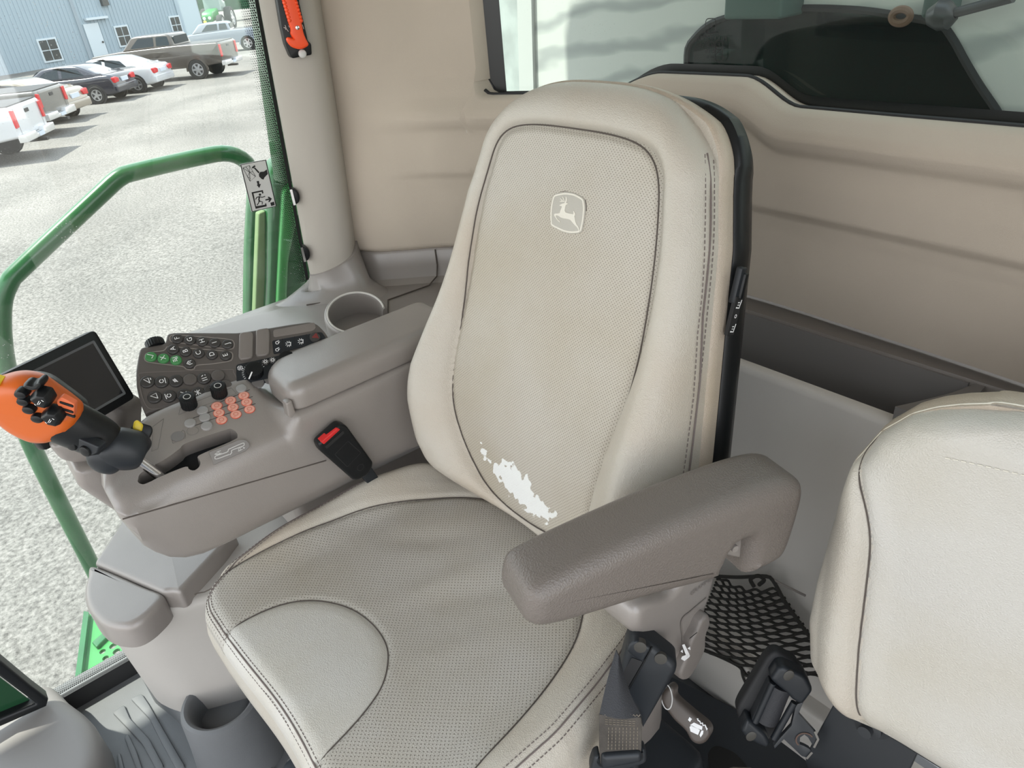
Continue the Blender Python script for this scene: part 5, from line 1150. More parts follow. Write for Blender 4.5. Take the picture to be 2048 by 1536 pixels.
E0 = np.array([(Xi[i, j], Ti[i, j], Di[i, j]) for i, j in bi3]); ce = np.array([ICX, .22])
def ering(s, dz):
    R = []
    for x, t, d in E0:
        v_ = np.array([x, t]) - ce; L = np.linalg.norm(v_); q = np.array([x, t]) + v_ / L * s; R.append(IF.p(q[0], q[1], d + dz))
    return R
obj('edge_panel', fixn(sweep(None, [ering(0, 0), ering(.003, -.012), ering(.003, -.035), ering(-.006, -.05), ering(-.03, -.056)])), M['leather_side'], bs, sharp=70)
obj('piping', tube([IF.p(x, t, d - .004) for x, t, d in E0[::2]], .0016, 6, True), M['stitch_light'], mi[0])
tops = [(x, t) for x, t in zip(np.linspace(-.2, .23, 90), np.full(90, 0))]
pt = [isurf(ICX + u_, tmax - .030 - .02 * abs(u_ / .2) ** 2) for u_ in np.linspace(-.19, .19, 120)]
obj('stitching', stitches(kern(np.array(pt), 7), IF.n, .0042, .0025), M['stitch_light'], bs, stuff=True)
# back frame, hinge plates and folded cushion
obj('back_frame', puff(rounded([(-.20, -.02), (.24, -.02), (.24, .36), (-.20, .36)], .05), IF, -.085, -.055, .01), M['metal_black'], bs)
obj('hinge_bracket', puff(rounded([(-.235, -.16), (-.19, -.19), (-.12, -.17), (-.11, .06), (-.17, .10), (-.205, .06)], .02), IF, -.08, -.068, .002), M['metal_black'], bs)
obj('hinge_bolt', join([lathe(IF.shift(-.168, -.012, -.068), [(.024, 0), (.024, .008), (.016, .010), (.016, .022), (.008, .024), (.008, .032)])]), M['metal_black'], bs)
obj('folded_cushion', puff(smooth([(-.34, .42), (-.22, .40), (.05, .40), (.22, .44), (.24, .60), (.0, .66), (-.30, .62), (-.37, .52)], 60, True), Frame((.045, -.03, .315), (1, 0, 0), (0, 1, 0)), 0, .10, .04, 5, .03), M['leather_brown'], bs, sharp=60)
obj('seat_post', box(ZF, -.12, .20, .50, .78, 0, .33, .01), M['floor_dark'], bs)

# ------------------------------------------------------------------ operator belt reel and webbing
RF1 = Frame(Pd(1300, 1345, .95), ROT @ np.array([1, .55, 0]), ROT @ np.array([.5, -.85, -.35]))
r1 = thing('seat_belt_reel', 'black seat belt reel with worn webbing hanging at the operator seat', 'belt reel', tuple(RF1.p(0, -.09)))
rz = lambda P, fr=RF1: fr.pxs([(1100 + x / 5.02, 1230 + y / 5.02) for x, y in P])
obj('housing', puff(rounded(rz([(765, 310), (800, 240), (860, 205), (1030, 290), (1240, 455), (1275, 500), (1270, 570), (930, 1150), (880, 960), (720, 740), (690, 600)]), .006), RF1, -.03, .004, .009, 4), M['black_soft'], r1, sharp=50)
obj('housing_rim', puff(rounded(rz([(765, 310), (800, 245), (860, 208), (1015, 290), (930, 430), (870, 400)]), .004), RF1, -.03, .009, .003), M['black_soft'], r1)
obj('reel_window', puff(rounded(rz([(820, 400), (930, 440), (780, 700), (720, 600), (700, 640)]), .002), RF1, -.02, .0052), M['rubber'], r1)
for x, y in ((905, 278), (1110, 415)):
    a, b = rz([(x, y)])[0]; obj('screw', pod(circle(.0075, 18, a, b), RF1, [.0, .0052 if x > 1000 else .0092, .0055 if x > 1000 else .0096], [0, 0, .003]), M['screw'], r1)
obj('housing_ridge', tube([RF1.p(*q, .0045) for q in rz([(1025, 295), (930, 470), (770, 750)])], .0012, 6), M['black'], r1)
WB1 = Frame(Pd(1240, 1440, .92), ROT @ np.array([1, 0, 0]), ROT @ np.array([0, -1, -.25]))
wz = lambda P: WB1.pxs([(1100 + x / 5.02, 1230 + y / 5.02) for x, y in P])
web = []
for k in np.linspace(0, 1, 14):
    e0 = np.array([490, 960]) * k + np.array([700, 510]) * (1 - k) + np.array([-10 * math.sin(k * math.pi), 0]); e1_ = np.array([910, 980]) * k + np.array([735, 560]) * (1 - k) + np.array([-20 * math.sin(k * math.pi), 30 * math.sin(k * math.pi)])
    web.append([WB1.p(*wz([tuple(e0 * (1 - s) + e1_ * s)])[0], -.03 * (1 - k) + .006 * math.sin(s * math.pi) + .006 * k) for s in np.linspace(0, 1, 12)])
def solid(G, t):
    G = np.asarray(G); m_ = obj; me = grid(G); bm = bmesh.new(); bm.from_mesh(me); bmesh.ops.recalc_face_normals(bm, faces=bm.faces); bmesh.ops.solidify(bm, geom=bm.faces[:], thickness=t); bm.to_mesh(me); bm.free(); return me
obj('webbing', solid(web, .0014), M['belt'], r1, sharp=60)
wf2 = obj('webbing_fold', puff(rounded(wz([(485, 955), (905, 985), (915, 1100), (905, 1350), (900, 1400), (500, 1460), (490, 1340)]), .003), WB1, .004, .0075, .001), M['belt_old'], r1)
zz = [ribbon(wz([(540 + k * 16, 960 + (12 if k % 2 else -8)) for k in range(23)]), .0009, WB1, .0080)]
for k in range(3): zz.append(stitches(np.array([WB1.p(*q, .0078) for q in wz([(545, 1000 + k * 22), (860, 1020 + k * 22)])]), WB1.n, .003, .0015, .0004))
for k in range(9): zz.append(stitches(np.array([WB1.p(*q, .0078) for q in wz([(580 + k * 36, 1080), (575 + k * 36, 1300)])]), WB1.n, .003, .0015, .0004))
obj('webbing_stitches', join(zz), mat('tan thread', (.20, .17, .13), .8), wf2, stuff=True)
obj('belt_tongue', join([puff(rounded(wz([(500, 1330), (905, 1300), (910, 1400), (505, 1480)]), .006), WB1, -.004, .014, .006, 4), puff(rounded(wz([(400, 1500), (440, 1390), (495, 1370), (500, 1470), (900, 1410), (910, 1310), (960, 1330), (965, 1440), (930, 1470), (510, 1600), (400, 1600)]), .006), WB1, -.010, .006, .004, 3)]), M['black_soft'], r1)
gp = smooth(wz([(940, 1100), (1030, 960), (1080, 960), (1150, 1050), (1210, 1170), (1200, 1230), (1100, 1340), (1000, 1390), (950, 1330)]), 40, True)
obj('bellows_flap', puff(gp, WB1.shift(c=-.13), -.02, .0, .012, 4), mat('grey flap', (.09, .09, .095), .7), seat)

# ------------------------------------------------------------------ instructor belt reel
RF2 = Frame(Pd(1560, 1420, 1.10), ROT @ np.array([1, .62, 0]), ROT @ np.array([.55, -.85, -.3]))
r2 = thing('spare_belt_reel', 'empty black belt reel with steel bracket beside the instructor seat', 'belt reel', tuple(RF2.p(0, -.05)))
qz = lambda P, fr=RF2: fr.pxs([(1420 + x / 5.39, 1280 + y / 5.39) for x, y in P])
obj('back_plate', puff(rounded(qz([(300, 830), (330, 750), (620, 260), (690, 195), (760, 190), (1010, 330), (960, 560), (880, 700), (740, 1060), (700, 1190), (330, 960)]), .01), RF2, -.030, -.012, .006), M['rubber'], r2)
obj('top_cheek', puff(rounded(qz([(630, 380), (720, 250), (790, 240), (1020, 350), (1100, 500), (980, 660), (870, 600), (840, 560)]), .006), RF2, -.02, .010, .006, 4), M['black_soft'], r2)
obj('bottom_cheek', puff(rounded(qz([(320, 930), (385, 800), (430, 830), (600, 980), (640, 1080), (600, 1120), (480, 1070), (350, 980)]), .006), RF2, -.02, .010, .006, 4), M['black_soft'], r2)
obj('spool', tube([RF2.p(*q, -.006) for q in qz([(760, 500), (600, 880)])], .016, 18), M['belt'], r2)
for P in ([(670, 440), (480, 860)], [(900, 650), (680, 1040)]): obj('cross_bar', tube([RF2.p(*q, .004) for q in qz(P)], .0045, 10), M['black_soft'], r2)
obj('side_bar', puff(rounded(qz([(640, 440), (690, 465), (500, 870), (440, 840)]), .002), RF2, -.012, .006, .003), M['metal_black'], r2)
steelp = qz([(930, 700), (1010, 680), (960, 800), (1150, 1010), (1165, 1070), (1120, 1160), (1060, 1060), (1020, 1030), (975, 1060), (970, 1130), (1020, 1150), (1075, 1180), (1100, 1210), (1050, 1280), (990, 1260), (800, 1080), (700, 1180), (690, 1150), (760, 1060), (880, 930)])
br2 = obj('steel_bracket', puff(steelp, RF2.shift(c=-.004), -.003, .003, .001, 2), M['metal_black'], r2)
obj('bracket_edge', ribbon(qz([(1120, 1160), (1165, 1070), (1130, 985)]), .003, RF2, .0004), M['steel'], br2)
obj('bracket_edge', ribbon(qz([(1040, 1280), (1100, 1210)]), .003, RF2, .0004), M['steel'], br2)
a, b = qz([(1020, 1080)])[0]; obj('bracket_hole_rim', ribbon(circle(.011, 22, a, b)[4:17], .002, RF2, .0004), mat('rusty edge', (.10, .06, .045), .7), br2)
for x, y in ((830, 330), (430, 980)):
    a, b = qz([(x, y)])[0]; obj('screw', pod(circle(.006, 16, a, b, .008), RF2, [.004, .0105, .011], [0, 0, .002]), M['screw'], r2)
tb = obj('mounting_plate', puff(FL.pxs([(1340, 1368), (1620, 1510), (1700, 1600), (1300, 1600), (1240, 1480)]), Frame((0, 0, .0), (1, 0, 0), (0, 1, 0)), .0, .03, .004), M['floor_dark'], None)
tag(tb, 'dark painted steel seat mounting plate on the floor', 'plate')
obj('plate_hole', puff(rounded(Frame((0, 0, .03), (1, 0, 0), (0, 1, 0)).pxs([(1415, 1505), (1430, 1490), (1470, 1505), (1500, 1540), (1490, 1570), (1420, 1560)]), .015), Frame((0, 0, .03), (1, 0, 0), (0, 1, 0)), -.02, .0012), M['ink'], tb)
# ------------------------------------------------------------------ green machine parts outside the glass
XR = -2.0
rp = [Px(x, y, XR) for x, y in ((497, 760), (500, 660), (503, 500), (509, 390), (506, 352), (490, 322), (455, 307), (400, 314), (262, 346), (235, 358), (205, 385), (40, 540), (18, 566), (4, 610), (6, 690), (25, 780), (70, 905), (190, 1145), (250, 1270))]
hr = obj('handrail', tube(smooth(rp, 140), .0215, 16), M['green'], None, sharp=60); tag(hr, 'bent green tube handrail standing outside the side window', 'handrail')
# body panel beside the pillar
GPN = Frame((-1.72, 0, 0), (0, 1, 0), (0, 0, 1))
gpn = thing('side_panel', 'glossy green body panel behind the glass below the sticker', 'panel', (-1.74, .62, .3))
pg = [(532, 640), (536, 560), (538, 440), (541, 345), (552, 322), (580, 312), (640, 312), (680, 700), (520, 740)]
obj('panel_sheet', puff(rounded(GPN.pxs(pg), [.0, .0, .0, .03, .05, .03, 0, 0, 0]), GPN, -.05, .0, .02, 4), M['green'], gpn, sharp=60)
obj('panel_flange', puff(rounded(GPN.pxs([(515, 660), (524, 430), (538, 424), (538, 660)]), .004), GPN, -.04, -.02, .004), mat('pale green rim', (.15, .23, .10), .5), gpn)
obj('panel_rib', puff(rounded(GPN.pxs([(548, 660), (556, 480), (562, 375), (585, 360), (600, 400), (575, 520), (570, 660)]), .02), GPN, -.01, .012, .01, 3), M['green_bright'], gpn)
gpost = obj('corner_post', puff(rounded([(.638, 1.0), (.75, 1.0), (.80, 1.95), (.751, 1.95)], .01), Frame((-1.62, 0, 0), (0, 1, 0), (0, 0, 1)), -.05, .0, .012, 3), M['green'], None); tag(gpost, 'green corner post of the machine outside the pillar', 'post')
# platform plate with punched holes
PL = Frame((0, 0, -.42), (1, 0, 0), (0, 1, 0))
plat = PL.pxs([(148, 1418), (172, 1230), (200, 1225), (330, 1235), (420, 1300), (330, 1400), (200, 1480), (140, 1470)])
pf = puff(plat, PL, -.012, .0)
holes = []
a, b = PL.px(231, 1329); holes.append(puff(circle(.034, 24, a, b), PL, -.05, .05))
for x, y, r in ((226, 1292, .012), (233, 1303, .012), (254, 1341, .013), (263, 1352, .013), (232, 1357, .014), (238, 1369, .014), (205, 1303, .010), (211, 1316, .010), (246, 1375, .012), (222, 1380, .010)):
    a, b = PL.px(x, y); holes.append(puff(circle(r, 12, a, b), PL, -.05, .05))
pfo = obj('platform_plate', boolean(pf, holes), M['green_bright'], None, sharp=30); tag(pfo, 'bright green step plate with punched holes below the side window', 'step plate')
obj('folded_edge', puff(rounded(PL.pxs([(148, 1418), (172, 1230), (182, 1232), (160, 1416)]), .002), PL, .0, .02), M['green'], pfo)
obj('ridge', puff(rounded(PL.pxs([(186, 1290), (218, 1262), (226, 1270), (196, 1300)]), .006), PL, .0, .014, .004), M['green'], pfo)

# ------------------------------------------------------------------ grain tank wall and tank window behind the cab
tk = mat('dusty tank wall', (.52, .53, .52), .8, vary=(2.5, .25)); nt = tk.node_tree
wv = nt.nodes.new('ShaderNodeTexWave'); wv.bands_direction = 'Z'; wv.inputs['Scale'].default_value = 2.2; wv.inputs['Distortion'].default_value = 9; wv.inputs['Detail'].default_value = 4; wv.inputs['Detail Scale'].default_value = .9; wv.inputs['Detail Roughness'].default_value = .65
mp = nt.nodes.new('ShaderNodeMapping'); mp.inputs['Scale'].default_value = (.55, 1, 1.5); mp.inputs['Rotation'].default_value = (0, .30, 0); tcn = nt.nodes.new('ShaderNodeTexCoord')
nt.links.new(tcn.outputs['Object'], mp.inputs[0]); nt.links.new(mp.outputs[0], wv.inputs['Vector'])
mx = nt.nodes.new('ShaderNodeMix'); mx.data_type = 'RGBA'; mx.inputs['A'].default_value = (.56, .56, .54, 1); mx.inputs['B'].default_value = (.36, .37, .365, 1)
rp_ = nt.nodes.new('ShaderNodeMapRange'); rp_.inputs['From Min'].default_value = .5; rp_.inputs['From Max'].default_value = 1.0; nt.links.new(wv.outputs['Fac'], rp_.inputs['Value'])
nt.links.new(rp_.outputs[0], mx.inputs['Factor']); nt.links.new(mx.outputs['Result'], nt.nodes['Principled BSDF'].inputs['Base Color'])
YT = 1.62
TF = Frame((0, YT, 0), (1, 0, 0), (0, 0, 1))
tw = thing('tank_wall', 'dusty pale grain tank wall with swirl marks behind the rear window', 'tank', (-.8, YT, .6))
darkout = [(1374, 180), (1374, 105), (1385, 80), (1425, 45), (1500, 25), (1600, 16), (1720, 20), (1820, 35), (1880, 48), (1905, 75), (1930, 120), (1960, 170), (2000, 230), (2010, 262), (1374, 262)]
to = smooth(TF.pxs(darkout), 120, True)
wallm = puff([(-3.2, .55), (.9, .55), (.9, 1.95), (-3.2, 1.95)], TF, -.03, .0)
obj('wall_sheet', boolean(wallm, [puff(to, TF, -.2, .2)]), tk, tw, sharp=30)
obj('dark_interior', box(ZF, -1.6, .7, YT + .06, YT + .09, .5, 1.9), mat('dark tank inside', (.05, .17, .17), .8), tw)  # dark sheet stands for the tank's unlit inside, glass teal in its colour
obj('tank_window', puff(inset(to if area2(to) > 0 else to[::-1], -.012), TF, -.012, -.006), M['glass_dark'], tw)
obj('window_gasket', tube([TF.p(*q, .0) for q in to], .008, 6, True), M['rubber'], tw)
for x0, x1, d, m in ((1492, 1606, .09, 'green'), (1868, 1920, .06, 'green')):
    a0_, _ = TF.px(x0, 20); a1_, _ = TF.px(x1, 20); _, b0_ = TF.px((x0 + x1) / 2, 30)
    obj('upright', puff(rounded([(a0_, b0_), (a1_, b0_), (a1_, 1.95), (a0_, 1.95)], .008), TF, .0, d, .01), mat('grey green post', (.05, .09, .08), .6), tw)
obj('tie_rod', tube([TF.p(*TF.px(1950, 15), .10), TF.p(*TF.px(2080, -20), .12)], .009, 10), M['metal_black'], tw)
obj('rod_end', tube([TF.p(*TF.px(x, y), .10) for x, y in ((1905, 22), (1925, 18), (1945, 18), (1958, 14))], [.015, .026, .024, .012], 12), M['metal_black'], tw)
obj('ring_bolt', tube([TF.p(*(np.array(TF.px(1845, 22)) + .017 * np.array([math.cos(t), .7 * math.sin(t)])), .09) for t in np.linspace(0, 6.283, 24, endpoint=False)], .007, 8, True), mat('rusty steel', (.16, .09, .06), .7), tw)
obj('pale_strip', puff(TF.pxs([(1030, -420), (1059, -420), (1075, 300), (1047, 300)]), TF, .0, .012), mat('pale strip', (.5, .5, .49), .8), tw)
obj('smudged_plate', puff(TF.pxs([(900, -420), (1028, -420), (1046, 300), (940, 300)]), TF, .0, .006), mat('smudged plate', (.46, .49, .48), .8, vary=(9, .35)), tw)

# ------------------------------------------------------------------ yard
GZ = -2.1
gm = mat('gravel', (.15, .145, .135), .95, spec=.1, vary=(.35, .2, (.215, .205, .19))); nt = gm.node_tree; bs_ = nt.nodes['Principled BSDF']
src = bs_.inputs['Base Color'].links[0].from_socket; n1 = nt.nodes.new('ShaderNodeTexNoise'); n1.inputs['Scale'].default_value = 27; n1.inputs['Detail'].default_value = 6; n1.inputs['Roughness'].default_value = .75
tcg = nt.nodes.new('ShaderNodeTexCoord'); nt.links.new(tcg.outputs['Object'], n1.inputs['Vector']); mxg = nt.nodes.new('ShaderNodeMix'); mxg.data_type = 'RGBA'; mxg.blend_type = 'MULTIPLY'; mxg.inputs['Factor'].default_value = 1
rg_ = nt.nodes.new('ShaderNodeMapRange'); rg_.inputs['From Min'].default_value = .3; rg_.inputs['From Max'].default_value = .7; rg_.inputs['To Min'].default_value = .3; rg_.inputs['To Max'].default_value = 1.65; nt.links.new(n1.outputs['Fac'], rg_.inputs['Value'])
nt.links.new(src, mxg.inputs['A']); nt.links.new(rg_.outputs[0], mxg.inputs['B']); nt.links.new(mxg.outputs['Result'], bs_.inputs['Base Color'])
bpn = nt.nodes.new('ShaderNodeBump'); bpn.inputs['Strength'].default_value = .5; bpn.inputs['Distance'].default_value = .03; nt.links.new(n1.outputs['Fac'], bpn.inputs['Height']); nt.links.new(bpn.outputs[0], bs_.inputs['Normal'])
gy, gx = np.linspace(-90, 90, 91), np.linspace(-150, 30, 91)
gnd = obj('ground', grid(np.array([[(x, y, GZ + .02 * math.sin(x * .9 + y * .3) * math.sin(y * .7)) for x in gx] for y in gy])), gm, recentre=False); structure(gnd, 'sunlit pale gravel yard', 'ground')

# ------------------------------------------------------------------ vehicles
HD = _unit([-.72, -.69, 0])
def heading(px, py, deg):
    v = ray(px, py); v[2] = 0; v = _unit(v); left = np.array([v[1], -v[0], 0.0]); left = left if (ROT.T @ left)[0] < 0 else -left
    return math.cos(math.radians(deg)) * left + math.sin(math.radians(deg)) * v
glass_car = mat('car window', (.02, .03, .038), .15, spec=.25)
tyre = mat('tyre', (.012, .012, .012), .8); rimm = mat('alloy rim', (.55, .55, .56), .3, metal=.8); lampm = mat('tail lamp', (.50, .015, .02), .25)
bump_ch = mat('bright bumper', (.62, .62, .62), .25, metal=.6); plate_m = mat('licence plate', (.5, .55, .62), .5); trimb = mat('dark trim', (.02, .02, .022), .5)
def vframe(px, py, hd=HD, back=0.0):
    """Frame on the ground: origin under the rear axle seen at a pixel; u forward, v to the car's left, n up."""
    p = Pz(px, py, GZ); f = Frame(p, hd, np.cross((0, 0, 1.0), hd)); return f
def wheel(fr, x, y, r, w, parent, spokes=5):
    wf = Frame(fr.p(x, y, r), fr.u, np.cross(fr.v, fr.u) * 1.0); wf = Frame(fr.p(x, y, r), fr.u, -fr.n) if False else Frame(fr.p(x, y, r), fr.u, fr.n)   # n = -v : outwards on the right
    sgn = 1 if y < 0 else -1
    if sgn < 0: wf = Frame(wf.o, -fr.u, fr.n)
    t = obj('wheel', lathe(wf, [(r * .62, -w * .5), (r * .92, -w * .5), (r, -w * .35), (r, w * .35), (r * .93, w * .5), (r * .66, w * .5), (r * .62, w * .3)], 28), tyre, parent)
    ms = [lathe(wf, [(r * .64, w * .2), (r * .64, w * .46), (r * .56, w * .46), (r * .54, w * .25)], 24), lathe(wf, [(r * .16, w * .1), (r * .16, w * .42), (0, w * .44)], 16)]
    for k in range(spokes):
        a = 2 * math.pi * k / spokes; ca, sa = math.cos(a), math.sin(a)
        ms.append(puff([(ca * r * .1 - sa * r * .12, sa * r * .1 + ca * r * .12), (ca * r * .1 + sa * r * .12, sa * r * .1 - ca * r * .12), (ca * r * .6 + sa * r * .09, sa * r * .6 - ca * r * .09), (ca * r * .6 - sa * r * .09, sa * r * .6 + ca * r * .09)], wf, w * .2, w * .42))
    obj('rim', join(ms), rimm, t, sharp=30)
def slabs(fr, P, half, r, name, m, parent, taper=None):
    """Solid with a side outline P (forward, up), full width 2*half; taper pulls the upper part inwards."""
    sf = Frame(fr.o, fr.u, fr.n)            # n = -v
    me = puff(P, sf, -half, half, r, 4, r)
    if taper:
        z0, k = taper; M_ = fr.mat(); Mi = M_.inverted()
        for v in me.vertices:
            q = Mi @ v.co
            if q.z > z0: q.y *= 1 - k * (q.z - z0); v.co = M_ @ q
    return obj(name, me, m, parent, sharp=50)
def sedan(name, label, px, py, col, L=4.6, W=1.78, hd=HD, off=.85, roof=1.44, near=1):
    fr = vframe(px, py, hd); fr = Frame(fr.o - fr.v * (W / 2 - .12) * near, fr.u, fr.v)      # the pixel marks a rear tyre (near = 1: the left one)
    t = thing(name, label, 'car', tuple(fr.o), 'parked cars')
    paint = mat(name + ' paint', col, .25, coat=.8); o = -off
    body = [(o, .42), (o - .03, .60), (o + .02, .80), (o + .10, .98), (o + .55, 1.02), (o + 1.2, .98), (o + 3.2, .96), (o + 3.9, .86), (o + L - .1, .74), (o + L, .55), (o + L - .05, .30), (o + L - .6, .24), (o + L - 1.3, .24), (o + 1.2, .24), (o + .5, .26), (o + .1, .32)]
    slabs(fr, smooth(body, 80, True), W / 2, .14, 'body', paint, t)
    gh = [(o + .45, .98), (o + .75, 1.12), (o + 1.25, roof - .10), (o + 1.55, roof - .02), (o + 2.2, roof), (o + 2.75, roof - .05), (o + 3.1, roof - .22), (o + 3.55, .94)]
    slabs(fr, smooth(gh, 60, True), W / 2 - .05, .10, 'roof', paint, t, (.95, .42))
    sf = Frame(fr.o, fr.u, fr.n)
    wside = [(o + 1.05, 1.02), (o + 1.35, roof - .14), (o + 1.7, roof - .08), (o + 2.3, roof - .07), (o + 2.7, roof - .12), (o + 3.2, .98)]
    for s in (1, -1):
        for seg_ in (wside[:4] + [(o + 2.05, roof - .07), (o + 2.05, .99)], [(o + 2.12, .99), (o + 2.12, roof - .07)] + wside[3:]):
            q = inset(np.array(seg_) if area2(seg_) > 0 else np.array(seg_[::-1]), .03); c = W / 2 - .05
            me = puff(rounded(q, .04), sf, (-c - .006) if s > 0 else c - .05, (-c + .05) if s > 0 else c + .006)
            Mi = fr.mat().inverted()
            for v in me.vertices:
                w = Mi @ v.co
                if w.z > .95: w.y *= 1 - .42 * (w.z - .95); v.co = fr.mat() @ w
            obj('side_window', me, glass_car, t)
    rw = Frame(fr.p(o + .80, 0, 1.13), -fr.v, _unit(fr.u * .62 + fr.n * .30)); obj('rear_window', puff(rounded([(-W * .36, -.30), (W * .36, -.30), (W * .31, .27), (-W * .31, .27)], .06), rw, -.02, .018), mat('pale sky glass', (.30, .36, .36), .08), t)  # sky reflection put into the pale rear glass colour
    ww = Frame(fr.p(o + 3.26, 0, 1.16), fr.v, _unit(-fr.u * .6 + fr.n * .42)); obj('windscreen', puff(rounded([(-W * .37, -.30), (W * .37, -.30), (W * .32, .26), (-W * .32, .26)], .06), ww, -.02, .018), glass_car, t)
    bf = Frame(fr.p(o, 0, 0), -fr.v, fr.n)         # rear face, n = -u
    for s in (1, -1): obj('tail_lamp', puff(rounded([(s * W * .48, .70), (s * W * .30, .72), (s * W * .28, .86), (s * W * .40, .92), (s * W * .485, .90)], .03), bf, -.30, .045, .02), lampm, t)
    obj('licence_plate', puff(rounded([(-.26, .70), (.26, .70), (.26, .85), (-.26, .85)], .01), bf, -.05, .03), plate_m, t)
    obj('bumper', puff(rounded([(-W * .49, .34), (W * .49, .34), (W * .49, .62), (-W * .49, .62)], .06), bf, -.3, .055, .05, 3), paint, t)
    for x in (0, 2.7):
        for s in (1, -1): wheel(fr, x, s * (W / 2 - .08), .325, .22, t); obj('well_shade', puff(circle(.39, 22, x, .34), sf, *((-W / 2 - .003, -W / 2 + .05) if s > 0 else (W / 2 - .05, W / 2 + .003))), trimb, t)  # dark disc stands for the shade inside the wheel well
    return t
def pickup(name, label, px, py, col, hd=HD, L=5.9, W=2.0, roof=1.94, near=1, bed=1.42, chrome=True, crew=1.0):
    fr = vframe(px, py, hd); fr = Frame(fr.o - fr.v * (W / 2 - .14) * near, fr.u, fr.v)
    t = thing(name, label, 'pickup truck', tuple(fr.o), 'parked pickup trucks'); paint = mat(name + ' paint', col, .28, coat=.7); o = -1.25
    sf = Frame(fr.o, fr.u, fr.n); B = o + 2.1
    bodyP = [(o, .62), (o, bed - .06), (o + .05, bed), (B, bed + .02), (B + 1.7 * crew + .9, bed - .04), (L + o - .15, bed - .14), (L + o, bed - .3), (L + o, .55), (L + o - .2, .5), (L + o - .45, .5), (o + .9, .52)]
    slabs(fr, rounded(bodyP, .06), W / 2, .08, 'body', paint, t)
    slabs(fr, rounded([(B - .02, bed - .05), (B + .10, roof - .06), (B + .3, roof), (B + 1.2 + .5 * crew, roof), (B + 1.45 + .5 * crew, roof - .04), (B + 2.1 + .4 * crew, bed - .06)], .10), W / 2 - .06, .10, 'cab', paint, t, (bed, .22))
    slabs(fr, rounded([(o + .06, bed - .02), (B - .06, bed - .02), (B - .06, bed + .025), (o + .06, bed + .025)], .01), W / 2 - .10, .01, 'bed_cover', trimb, t)
    ws = [[(B + .16, bed + .06), (B + .22, roof - .10), (B + .75 * crew, roof - .09), (B + .80 * crew, bed + .06)], [(B + .92 * crew, bed + .06), (B + .88 * crew, roof - .09), (B + 1.5 * crew + .1, roof - .10), (B + 1.85 * crew + .2, bed + .04)]]
    for s in (1, -1):
        for q in ws:
            c = W / 2 - .06; me = puff(rounded(q, .05), sf, (-c - .008) if s > 0 else c - .05, (-c + .05) if s > 0 else c + .008); Mi = fr.mat().inverted()
            for v in me.vertices:
                w = Mi @ v.co
                if w.z > bed: w.y *= 1 - .22 * (w.z - bed); v.co = fr.mat() @ w
            obj('side_window', me, glass_car, t)
        obj('door_joint', ribbon([(B + .84 * crew, .62), (B + .84 * crew, bed)], .02, sf, -W / 2 - .003 if s > 0 else W / 2 + .003), trimb, t) if False else None
    bf = Frame(fr.p(o, 0, 0), -fr.v, fr.n)
    rwf = Frame(fr.p(B + .03, 0, 0), -fr.v, fr.n); obj('rear_window', puff(rounded([(-W * .36, bed + .08), (W * .36, bed + .08), (W * .33, roof - .12), (-W * .33, roof - .12)], .05), rwf, -.10, .03), glass_car, t)
    for s in (1, -1): obj('tail_lamp', puff(rounded([(s * W * .485, .86), (s * W * .40, .88), (s * W * .40, bed - .10), (s * W * .485, bed - .08)], .02), bf, -.20, .03, .01), lampm, t)
    obj('tailgate_handle', puff(rounded([(-.12, bed - .24), (.12, bed - .24), (.12, bed - .15), (-.12, bed - .15)], .01), bf, -.02, .015), trimb, t)
    obj('tailgate_joint', ribbon([(-W * .38, .66), (-W * .38, bed - .02)], .012, bf, .003), trimb, t); obj('tailgate_joint', ribbon([(W * .38, .66), (W * .38, bed - .02)], .012, bf, .003), trimb, t)
    obj('bumper', puff(rounded([(-W * .49, .50), (W * .49, .50), (W * .49, .70), (.3, .70), (.26, .62), (-.26, .62), (-.3, .70), (-W * .49, .70)], .02), bf, -.05, .16, .03, 3), bump_ch if chrome else trimb, t)
    obj('licence_plate', puff([(-.17, .52), (.17, .52), (.17, .62), (-.17, .62)], bf, .10, .17), plate_m, t)
    obj('hitch', puff(rounded([(-.08, .38), (.08, .38), (.08, .46), (-.08, .46)], .01), bf, -.2, .26), trimb, t)
    for x in (0, 3.75):
        for s in (1, -1):
            wheel(fr, x, s * (W / 2 - .10), .42, .28, t, 6)
            af = Frame(fr.o, fr.u, fr.n); c = W / 2 + .004
            P = [(x + .52 * math.cos(a), .42 + .52 * math.sin(a)) for a in np.linspace(-.1, math.pi + .1, 18)] + [(x + .44 * math.cos(a), .42 + .44 * math.sin(a)) for a in np.linspace(math.pi + .1, -.1, 18)]
            obj('wheel_arch', puff(P, af, -c - .03 if s > 0 else c - .02, -c + .02 if s > 0 else c + .03), paint, t)
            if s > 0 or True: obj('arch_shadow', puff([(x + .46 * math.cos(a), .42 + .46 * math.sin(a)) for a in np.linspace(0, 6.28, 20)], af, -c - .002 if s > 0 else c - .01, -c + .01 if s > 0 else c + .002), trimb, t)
    return t
pickup('brown_pickup', 'brown crew cab pickup truck parked furthest along the row', 404, 158, (.055, .045, .037), hd=heading(404, 158, 25), L=6.2, W=2.03, roof=1.98, bed=1.46)
sedan('white_sedan', 'white sedan between the brown pickup and the dark blue sedan', 283, 185, (.46, .47, .49), hd=heading(283, 185, 27))
sedan('blue_sedan', 'dark blue sedan with alloy wheels between two lighter sedans', 203, 207, (.006, .008, .02), hd=heading(203, 207, 29))
sedan('tan_sedan', 'champagne coloured sedan behind the parked pickups', 142, 233, (.24, .205, .16), hd=heading(142, 233, 30), near=-1)
pickup('grey_pickup', 'grey pickup truck half hidden behind the white pickup', 76, 263, (.12, .115, .105), hd=heading(76, 263, 27), W=1.95, bed=1.36, near=-1)
